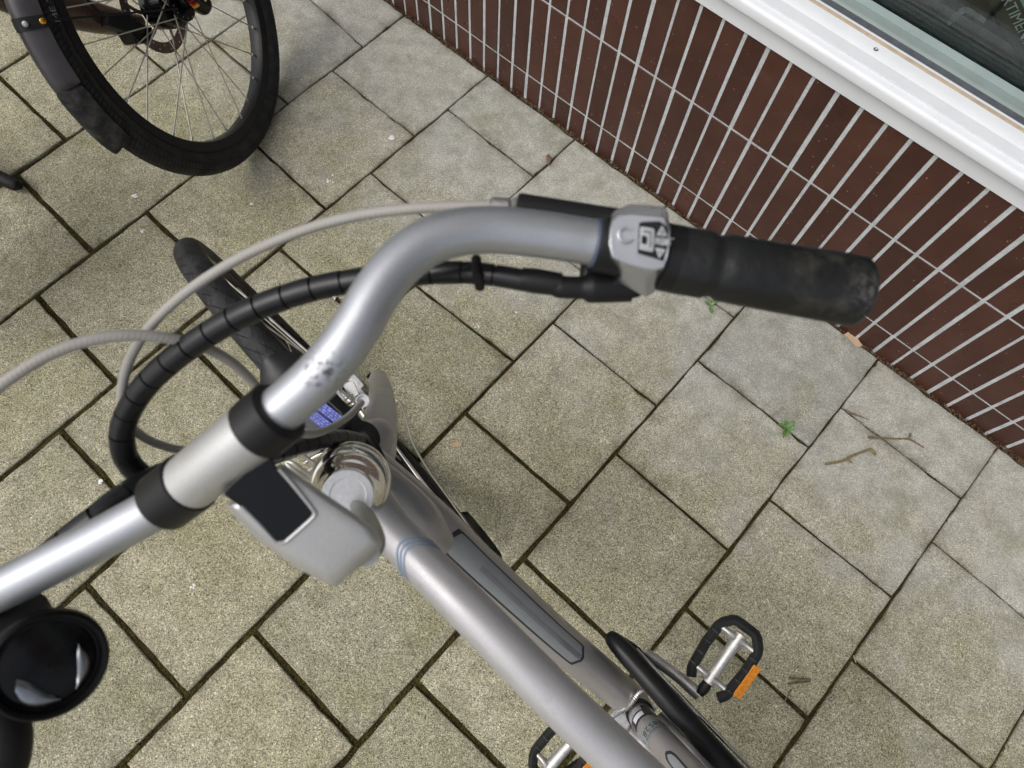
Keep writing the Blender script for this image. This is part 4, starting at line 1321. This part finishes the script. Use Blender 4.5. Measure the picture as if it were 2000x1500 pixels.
# cranks and pedals
def crank(name, pts, parent=bike):
    C_ = cr(pts, 6)
    P = np.array([D(*p[:3]) for p in C_])
    tube(name, P, C_[:, 3], M['crankalu'], parent, 14, flat=(1.0, 0.75))
crank('crank_arm', [(1262, 1276, 1.085, 0.011), (1290, 1296, 1.07, 0.0115), (1325, 1322, 1.055, 0.0115), (1352, 1345, 1.045, 0.0125), (1366, 1357, 1.04, 0.0125)])
crank('crank_arm', [(1215, 1440, 1.10, 0.011), (1180, 1425, 1.10, 0.0125), (1150, 1408, 1.10, 0.0125)])
def pedal(px_axle_in, px_axle_out, depth, refl_side):
    a, b = D(*px_axle_in, depth), D(*px_axle_out, depth)
    ax = unit(b - a)                      # outwards along the spindle
    up = unit(CC - a)
    up = unit(up - ax * (up @ ax))
    fw = np.cross(up, ax)                 # across the pedal
    if fw @ (D(px_axle_in[0] + 100, px_axle_in[1] + 100, depth) - D(px_axle_in[0], px_axle_in[1], depth)) < 0:
        fw = -fw
    L = np.linalg.norm(b - a)
    t = bpy.data.objects.new('pedal', None)
    COL.objects.link(t)
    t.parent = bike
    tube('spindle', [a - ax * 0.022, a - ax * 0.012, a + ax * 0.002], [0.006, 0.0085, 0.0075], M['mattblack'], t, 12)
    tube('pedal_body', [a, a + ax * 0.01, a + ax * (L * 0.5), b - ax * 0.012, b], [0.0105, 0.0092, 0.0085, 0.0094, 0.0095], M['crankalu'], t, 18)
    w, hh = 0.030, 0.0095
    for s in (1, -1):
        # end webs
        for q, ww in ((a + ax * 0.008, 0.0042), (b - ax * 0.009, 0.0042)):
            tube('pedal_web', [q + fw * s * 0.004, q + fw * s * w * 0.35, q + fw * s * w * 0.62, q + fw * s * w * 0.95], [ww * 2.1, ww * 1.25, ww, ww * 1.15], M['crankalu'], t, 10, ref=up, flat=(1.3, 1.0))
        if s == 1:
            half = [a - ax * 0.009 + fw * (w - 0.007), a + ax * 0.001 + fw * (w - 0.001), a + ax * 0.008 + fw * w, a + ax * L * 0.5 + fw * (w + 0.003), b - ax * 0.010 + fw * (w + 0.002), b - ax * 0.002 + fw * (w - 0.001), b + ax * 0.008 + fw * (w - 0.009), b + ax * 0.0115 + fw * (w - 0.014), b + ax * 0.012 + fw * (w - 0.020)]
            pp = half + [q - fw * 2 * (fw @ (q - a)) for q in half[::-1]]
            tube('pedal_cage', pp, 0.0082, M['cage'], t, 8, ref=up, flat=(1.25, 0.95))
        for k_ in range(4):               # grip ribs on the cage
            q = a + ax * (L * (0.12 + 0.22 * k_)) + fw * s * (w + 0.0015) + up * 0.0096
            box('grip_rib', q, ax * 0.0012, fw * 0.005, up * 0.0006, M['rubber'], t)
    rc = a + ax * L * 0.42 + fw * refl_side * (w + 0.0105) + up * 0.002
    fwn, upn = unit(fw * refl_side * 0.66 + up * 0.75), unit(up * 0.66 - fw * refl_side * 0.75)
    box('reflector', rc + up * 0.001 + fw * refl_side * 0.001, ax * 0.027, fwn * 0.0018, upn * 0.0074, M['orange'], t, 0.0008)
pedal((1383, 1332), (1448, 1238), 1.03, 1)
pedal((1128, 1478), (1062, 1532), 1.07, 1) if False else None
pedal((1136, 1425), (1066, 1507), 1.09, 1)
sleeve('stand_pivot', (1158, 1478, 1.10), (1138, 1492, 1.10), 0.013, M['alu'], bike, 20)
sleeve('stand_sleeve', (1140, 1490, 1.10), (1096, 1520, 1.10), 0.0105, M['mattblack'], bike, 20)
# rear half of the bicycle, outside the frame of the picture
rwheel = bpy.data.objects.new('rear_wheel', None)
COL.objects.link(rwheel)
rwheel.parent = bike
make_wheel(rwheel, B(-1.09, 0.35), bf, bu, br, 0.35, 0.020, 0.297, M['tyre'], M['glossblack'], 16, 0.030, 0.034, 0.0011, 64)
tube('kickstand', cr([B(-0.95, 0.30, -0.06), B(-0.93, 0.16, -0.13), B(-0.92, 0.045, -0.185)], 6), 0.009, M['mattblack'], bike, 12)

# ------------------------------------------------------------------ second bicycle: wheel, mudguard, fork
c2 = V(-0.814, 1.196, 0.334)
f2, u2, r2 = V(0.0338, 0.99943, 0), V(-0.3342, 0.0113, 0.94244), V(0.94190, -0.03186, 0.33439)
def W2(x, y, z=0.0):
    return c2 + f2 * x + u2 * y + r2 * z
def W2p(px, py, off):
    return PL(px, py, r2, c2 @ r2 + off)
b2 = thing('brown_bicycle', 'dark brown bicycle with black wheel, disc brake and grey mudguard', 'bicycle')
w2 = bpy.data.objects.new('front_wheel', None)
COL.objects.link(w2)
w2.parent = b2
make_wheel(w2, c2, f2, u2, r2, 0.35, 0.028, 0.276, M['tyre2'], M['black'], 28, 0.028, 0.03, 0.0014)
lathe('hub', c2, r2, [(0.008, -0.055), (0.012, -0.05), (0.032, -0.034), (0.032, -0.028), (0.018, -0.024), (0.018, 0.024), (0.032, 0.028), (0.032, 0.034), (0.012, 0.04), (0.009, 0.06)], M['glossblack'], w2)
# rotor
def ring_geo(c, a, b, n, r0, r1, th, seg=64):
    v, f = [], []
    for i in range(seg):
        t = 2 * np.pi * i / seg
        rad = a * math.cos(t) + b * math.sin(t)
        for rr, z in ((r0, -th), (r1, -th), (r1, th), (r0, th)):
            v.append(c + rad * rr + n * z)
    for i in range(seg):
        k_ = (i + 1) % seg
        for j in range(4):
            m_ = (j + 1) % 4
            f.append((i * 4 + j, i * 4 + m_, k_ * 4 + m_, k_ * 4 + j))
    return v, f
rc = W2(0, 0, -0.042)
gv, gf = ring_geo(rc, f2, u2, r2, 0.068, 0.090, 0.0009)
ro = mk('brake_rotor', gv, gf, M['rotor'], w2, False)
fix_normals(ro)
for i in range(6):
    t = 2 * np.pi * i / 6 + 0.3
    a = rc + 0.02 * (f2 * math.cos(t + 0.5) + u2 * math.sin(t + 0.5))
    b = rc + 0.070 * (f2 * math.cos(t) + u2 * math.sin(t))
    m_ = (a + b) / 2 + 0.006 * (f2 * math.cos(t + 1.57) + u2 * math.sin(t + 1.57))
    tube('rotor_arm', cr([a, m_, b], 4), 0.0042, M['rotor'], w2, 8, ref=r2, flat=(0.25, 1))
for i in range(30):
    t = 2 * np.pi * i / 30
    rr = 0.074 if i % 2 else 0.083
    lathe('rotor_hole', rc + rr * (f2 * math.cos(t) + u2 * math.sin(t)) + r2 * 0.001, r2, [(0.0001, 0.0), (0.0016, 0.0), (0.0016, 0.0003), (0.0001, 0.0003)], M['stain'], w2, 8)
cal = [W2p(x, y, -0.05) for x, y in ((236, 62), (282, 55), (280, 82), (268, 88), (252, 88), (244, 76))]
loft('brake_caliper', [[p + r2 * 0.024 for p in cal], [p - r2 * 0.014 for p in cal]], M['glossblack'], b2, 0.004)
cal2 = [W2p(x, y, -0.03) for x, y in ((205, 30), (245, 26), (262, 42), (284, 52), (276, 66), (240, 62), (205, 50))]
loft('caliper_mount', [[p + r2 * 0.008 for p in cal2], [p - r2 * 0.012 for p in cal2]], M['mattblack'], b2, 0.003)
lathe('caliper_bolt', W2p(272, 78, -0.024), r2, [(0.001, -0.004), (0.0055, -0.004), (0.0055, 0.002), (0.003, 0.002), (0.0028, -0.001), (0.0005, -0.001)], M['black'], b2, 12)
lathe('hub_flange', W2(0, 0, 0.034), r2, [(0.012, -0.006), (0.036, -0.005), (0.038, -0.002), (0.038, 0.002), (0.03, 0.004), (0.012, 0.006)], M['glossblack'], w2, 36)
lathe('hub_shell', W2(0, 0, -0.01), r2, [(0.03, -0.03), (0.045, -0.026), (0.047, 0.0), (0.045, 0.026), (0.03, 0.032)], M['glossblack'], w2, 36)
for i in range(14):
    t = 2 * np.pi * i / 14
    lathe('flange_hole', W2(0.0325 * math.cos(t), 0.0325 * math.sin(t), 0.0385), r2, [(0.0001, 0.0), (0.0016, 0.0), (0.0016, 0.0003), (0.0001, 0.0003)], M['print_grey'], w2, 8)
arm = cr([(*W2(-0.03, -0.005, -0.07), 0.014), (*W2(-0.06, 0.018, -0.07), 0.022), (*W2(-0.10, 0.062, -0.07), 0.028), (*W2(-0.15, 0.125, -0.07), 0.032), (*W2(-0.22, 0.22, -0.07), 0.032), (*W2(-0.28, 0.36, -0.07), 0.03)], 8)
tube('fork_leg', arm[:, :3], arm[:, 3], M['bronze'], b2, 20, label='brown painted far leg carrying the brake caliper')
tube('brake_hose', cr([W2p(160, -12, -0.03), W2p(190, 20, -0.03), W2p(215, 40, -0.035), W2p(240, 55, -0.04)], 6), 0.003, M['mattblack'], b2, 8)
flp = cr([(*W2(0.008, -0.03, 0.072), 0.013), (*W2(0.006, -0.024, 0.072), 0.019), (*W2(0.0, 0.0, 0.072), 0.021), (*W2(-0.012, 0.06, 0.073), 0.019), (*W2(-0.05, 0.2, 0.075), 0.019), (*W2(-0.09, 0.38, 0.075), 0.018)], 8)
tube('fork_leg', flp[:, :3], flp[:, 3], M['glossblack'], b2, 24, label='black near leg with a cream sticker and red and gold dial')
patch('fork_sticker', flp[:, :3], flp[:, 3], 0.055, 0.22, 20, 62, M['cream'], b2, 0.0006, unit(CC - c2))
kn0 = W2p(379, 4, 0.075)
kd_ = unit(-u2 + 0.12 * f2)
lathe('rebound_knob', kn0, kd_, [(0.006, -0.012), (0.010, -0.012), (0.010, -0.008), (0.008, -0.007), (0.008, -0.004), (0.0105, -0.003), (0.0105, 0.0)], M['red'], b2, 20)
lathe('rebound_dial', kn0, kd_, [(0.006, 0.0), (0.0105, 0.0), (0.0112, 0.003), (0.0105, 0.0065), (0.007, 0.0068), (0.0068, 0.002), (0.001, 0.002)], M['gold'], b2, 20)
lathe('axle_end', W2(0.016, -0.03, 0.06), r2, [(0.001, -0.02), (0.007, -0.02), (0.007, 0.010), (0.004, 0.012), (0.001, 0.012)], M['alu'], b2, 16)
fv, ff = fender_geo(c2, f2, u2, r2, 0.3745, 100, 163, 0.032, 0.029, 50)
mg2 = mk('mudguard', fv, ff, M['fender2'], b2, True, auto=50)
fix_normals(mg2)
fv, ff = fender_geo(c2, f2, u2, r2, 0.3765, 162, 183.5, 0.0335, 0.030, 24, 0.0022, 0.02)
fl2 = mk('mud_flap', fv, ff, M['flap'], mg2, True, auto=50)
fix_normals(fl2)
fv, ff = fender_geo(c2, f2, u2, r2, 0.3765, 143.2, 146.4, 0.0335, 0.030, 4, 0.0028, 0.0)
sb2 = mk('stay_strap', fv, ff, M['mattblack'], mg2, True, auto=50)
fix_normals(sb2)
aa = math.radians(144.8)
rad = f2 * math.cos(aa) + u2 * math.sin(aa)
for s_, mm in ((0.014, 'alu'), (0.031, 'gold')):
    zz = 0.3768 - 0.030 * (s_ / 0.0335) ** 2
    lathe('stay_bolt', c2 + rad * zz + r2 * s_, unit(rad + r2 * s_ * 45), [(0.001, -0.002), (0.005, -0.002), (0.005, 0.002), (0.0035, 0.003), (0.001, 0.003)], M[mm], mg2, 12)
tube('mudguard_stay', [c2 + 0.345 * rad + r2 * 0.035, W2(-0.05, 0.02, 0.062)], 0.002, M['mattblack'], mg2, 8)
# lettering on the tyre sidewall
def tyre_text(body, size, ang0, mat, side=1, r0=0.330, sgn=-1):
    def fn(x, y):
        rr = r0 + y * 0.9
        a = ang0 + sgn * x / r0
        dz = math.sqrt(max(0, 0.0282 ** 2 - (rr - (0.35 - 0.028)) ** 2))
        return c2 + (f2 * math.cos(a) + u2 * math.sin(a)) * rr + r2 * side * (dz + 0.0006)
    text('tyre_lettering', body, size, fn, mat, w2)
TA = lambda px, py: math.atan2((W2p(px, py, 0.02) - c2) @ u2, (W2p(px, py, 0.02) - c2) @ f2)
tyre_text('S SENA', 0.014, TA(528, 25), M['print_grey'], sgn=-1, r0=0.336)
tyre_text('ME T', 0.020, TA(98, 18), M['print_grey'], sgn=-1, r0=0.318)

# third parked bike: only the foot of its stand reaches into the picture
ks = thing('parked_bicycle', 'black bicycle of which only the rounded foot of the stand shows on the paving', 'bicycle')
kp = cr([(*G(-160, 262, 0.07), 0.017), (*G(-60, 318, 0.045), 0.017), (*G(0, 347, 0.028), 0.016), (*G(26, 359, 0.020), 0.0155), (*G(36, 363, 0.017), 0.012), (*G(41, 366, 0.0155), 0.006)], 6)
bagc = V(-1.36, 0.62, 0.50)
bx, by = unit(V(0.35, 1, 0)), unit(V(1, -0.35, 0))
box('added_shade_bag', bagc, bx * 0.21, by * 0.08, V(0, 0, 0.20), M['mattblack'], ks, 0.03)  # unseen bag, added to shade the paving at the left edge
tube('tyre', [V(-1.52, 0.66, 0.35) + 0.33 * (bx * math.cos(t) + V(0, 0, 1) * math.sin(t)) for t in np.linspace(0, 2 * np.pi, 48, endpoint=False)], 0.02, M['rubber'], ks, 12, closed=True)  # unseen wheel, added along with the bag for its shade
tube('stand_leg', kp[:, :3], kp[:, 3], M['mattblack'], ks, 18)
tube('stand_pad', cr([G(0, 346, 0.036), G(20, 356, 0.030), G(33, 361, 0.025)], 4), [0.010] * 8 + [0.008], M['rubber'], ks, 12)

# ------------------------------------------------------------------ weeds, twigs, droppings
def weed(label, px, py, leaves, sc):
    t = thing('weed', label, 'plant', group='weeds sprouting from the joints')
    o = G(px, py, 0.001)
    r = random.Random(px)
    for a, L, w, lift in leaves:
        d = V(math.cos(a), math.sin(a), 0)
        s = V(-d[1], d[0], 0)
        v, f = [], []
        n = 7
        for i in range(n + 1):
            q = i / n
            ww = w * math.sin(min(1, q * 1.05) * math.pi) ** 0.7 * (0.5 + 0.5 * q) if 0 < i < n else w * 0.08
            p = o + d * (0.002 + L * q) + V(0, 0, lift * math.sin(q * 1.9))
            v += [p - s * ww + V(0, 0, ww * 0.3), p, p + s * ww + V(0, 0, ww * 0.3)]
        for i in range(n):
            b = i * 3
            f += [(b, b + 1, b + 4, b + 3), (b + 1, b + 2, b + 5, b + 4)]
        mk('leaf', v, f, M['leaf'], t, True)
    tube('stalk', [o - V(0, 0, 0.006), o + V(0, 0, 0.004)], 0.0012, M['leaf'], t, 6)
weed('five leaved green weed growing in the joint beside the twigs', 1534, 836, [(2.9, 0.018, 0.0062, 0.008), (1.9, 0.015, 0.005, 0.012), (0.7, 0.022, 0.0055, 0.008), (-1.2, 0.017, 0.0048, 0.01), (-0.3, 0.015, 0.005, 0.011), (-1.9, 0.026, 0.0058, 0.006), (3.9, 0.012, 0.004, 0.012)], 1)
weed('small green seedling in the joint below the right hand grip', 1387, 598, [(2.6, 0.016, 0.0055, 0.006), (0.9, 0.018, 0.0055, 0.006), (-1.5, 0.020, 0.006, 0.004)], 1)
def twig(label, paths, mat):
    t = thing('twig', label, 'twig', group='dry twigs on the paving')
    for pts in paths:
        C_ = cr([(x, y, z, r) for x, y, z, r in pts], 5)
        P = np.array([G(p[0], p[1], p[2]) for p in C_])
        rr = [max(0.0006, p[3] * (1 + 0.12 * math.sin(i * 2.3))) for i, p in enumerate(C_)]
        tube('twig_stem', P, rr, mat, t, 8)
twig('forked olive twig with a hooked tip lying on one paver', [[(1612, 906, .004, .0026), (1645, 900, .004, .0024), (1660, 892, .0045, .0028), (1690, 880, .004, .0022), (1700, 877, .004, .003)], [(1700, 877, .004, .003), (1711, 889, .004, .0022)], [(1655, 897, .0045, .0026), (1664, 904, .004, .002)], ], M['twig2'])
twig('thin brown twig with two short side shoots crossing a joint', [[(1696, 854, .004, .003), (1720, 855, .0035, .0018), (1750, 857, .0035, .0016), (1775, 858, .0035, .002), (1804, 874, .003, .0012)], [(1775, 858, .0035, .0018), (1778, 846, .006, .0026)]], M['twig'])
twig('short split twig lying where a joint meets the long seam', [[(1648, 799, .003, .0013), (1668, 808, .003, .0013), (1697, 820, .003, .0009)], [(1655, 806, .003, .0011), (1678, 813, .003, .001)]], M['twig'])
twig('broken reddish twig pieces near the right pedal', [[(1541, 1325, .004, .002), (1583, 1327, .004, .0018)], [(1538, 1336, .003, .0018), (1583, 1331, .003, .0018)], [(1530, 1374, .003, .0012), (1546, 1346, .003, .0016)]], M['twig'])
twig('tiny pale splinter standing across the lower right joint', [[(1667, 1280, .003, .001), (1672, 1294, .003, .0011)]], M['card'])
def splat(label, px, py, r, n, spread):
    q = random.Random(px * 7 + py)
    v, f = [], []
    o = G(px, py, 0.0)
    r, spread = r * 1.25, spread * 1.15
    for i in range(n):
        a, d = q.random() * 6.28, abs(q.gauss(0, spread)) if i else 0
        cx, cy = o[0] + math.cos(a) * d, o[1] + math.sin(a) * d
        rr = r * (q.uniform(0.25, 0.8) if i else 1.0)
        m = 9
        b = len(v)
        v.append((cx, cy, 0.0022))
        for j in range(m):
            t = 6.283 * j / m
            k_ = rr * q.uniform(0.6, 1.25)
            v.append((cx + k_ * math.cos(t), cy + k_ * math.sin(t), 0.0013))
        for j in range(m):
            f.append((b, b + 1 + j, b + 1 + (j + 1) % m))
    o_ = mk('bird_dropping', v, f, M['stain'], None, True)
    o_['label'], o_['category'], o_['group'] = label, 'dropping', 'white bird droppings on the paving'
splat('round white dropping between the tiled wall and the handlebar', 765, 270, 0.0066, 5, 0.003)
splat('streaked white dropping in front of the brown bicycle wheel', 261, 383, 0.0034, 8, 0.006)
splat('small white dropping below the black tyre beside a joint', 491, 399, 0.0052, 3, 0.003)
splat('scattered white dropping under the big bend of the handlebar', 934, 638, 0.0036, 18, 0.0075)
splat('compact white dropping right of the handlebar bend', 1009, 611, 0.0055, 6, 0.003)
splat('thin white dropping by a corner right of the brown bicycle', 641, 355, 0.003, 9, 0.006)
splat('broken white dropping beside the silver fork and stay wire', 812, 853, 0.003, 12, 0.007)
splat('small white dropping above the left of the grey display stem', 196, 940, 0.004, 4, 0.004)
splat('faint white fleck low on the pavement near the bell', 379, 1142, 0.0028, 4, 0.004)
splat('curled white dropping at the corner near the black front tyre', 278, 452, 0.0026, 8, 0.006)
splat('white dropping half hidden beside the spiral cable sleeve', 654, 578, 0.0036, 5, 0.004)
cs_ = [G(x, y, 0.0) for x, y in ((883, 865), (901, 864), (902, 873), (883, 873))]
cd = loft('card_scrap', [[p + V(0, 0, 0.002) for p in cs_], [p + V(0, 0, 0.0029) for p in cs_]], M['card'], None)
cd['label'], cd['category'] = 'tiny tan scrap of card on the paver right of the fork', 'scrap'
lf = [G(x, y, 0.0) for x, y in ((1066, 305), (1072, 302), (1077, 308), (1076, 318), (1071, 324), (1068, 316))]
dl = loft('dry_leaf', [[p + V(0, 0, 0.002) for p in lf], [p + V(0, 0, 0.0055) - (p - lf[4]) * 0.3 for p in lf]], M['twig'], None)
dl['label'], dl['category'] = 'curled brown dry leaf on the joint near the tiled wall', 'leaf'
oleaf = [G(x, y, 0.0) for x, y in ((1646, 655), (1655, 650), (1672, 662), (1682, 677), (1674, 680), (1660, 668))]
ol = loft('dry_leaf', [[p + V(0, 0, 0.004) for p in oleaf], [p + V(0, 0, 0.006) for p in oleaf]], M['card'], None)
ol['label'], ol['category'] = 'orange brown leaf strip stuck at the foot of the tiled wall', 'leaf'
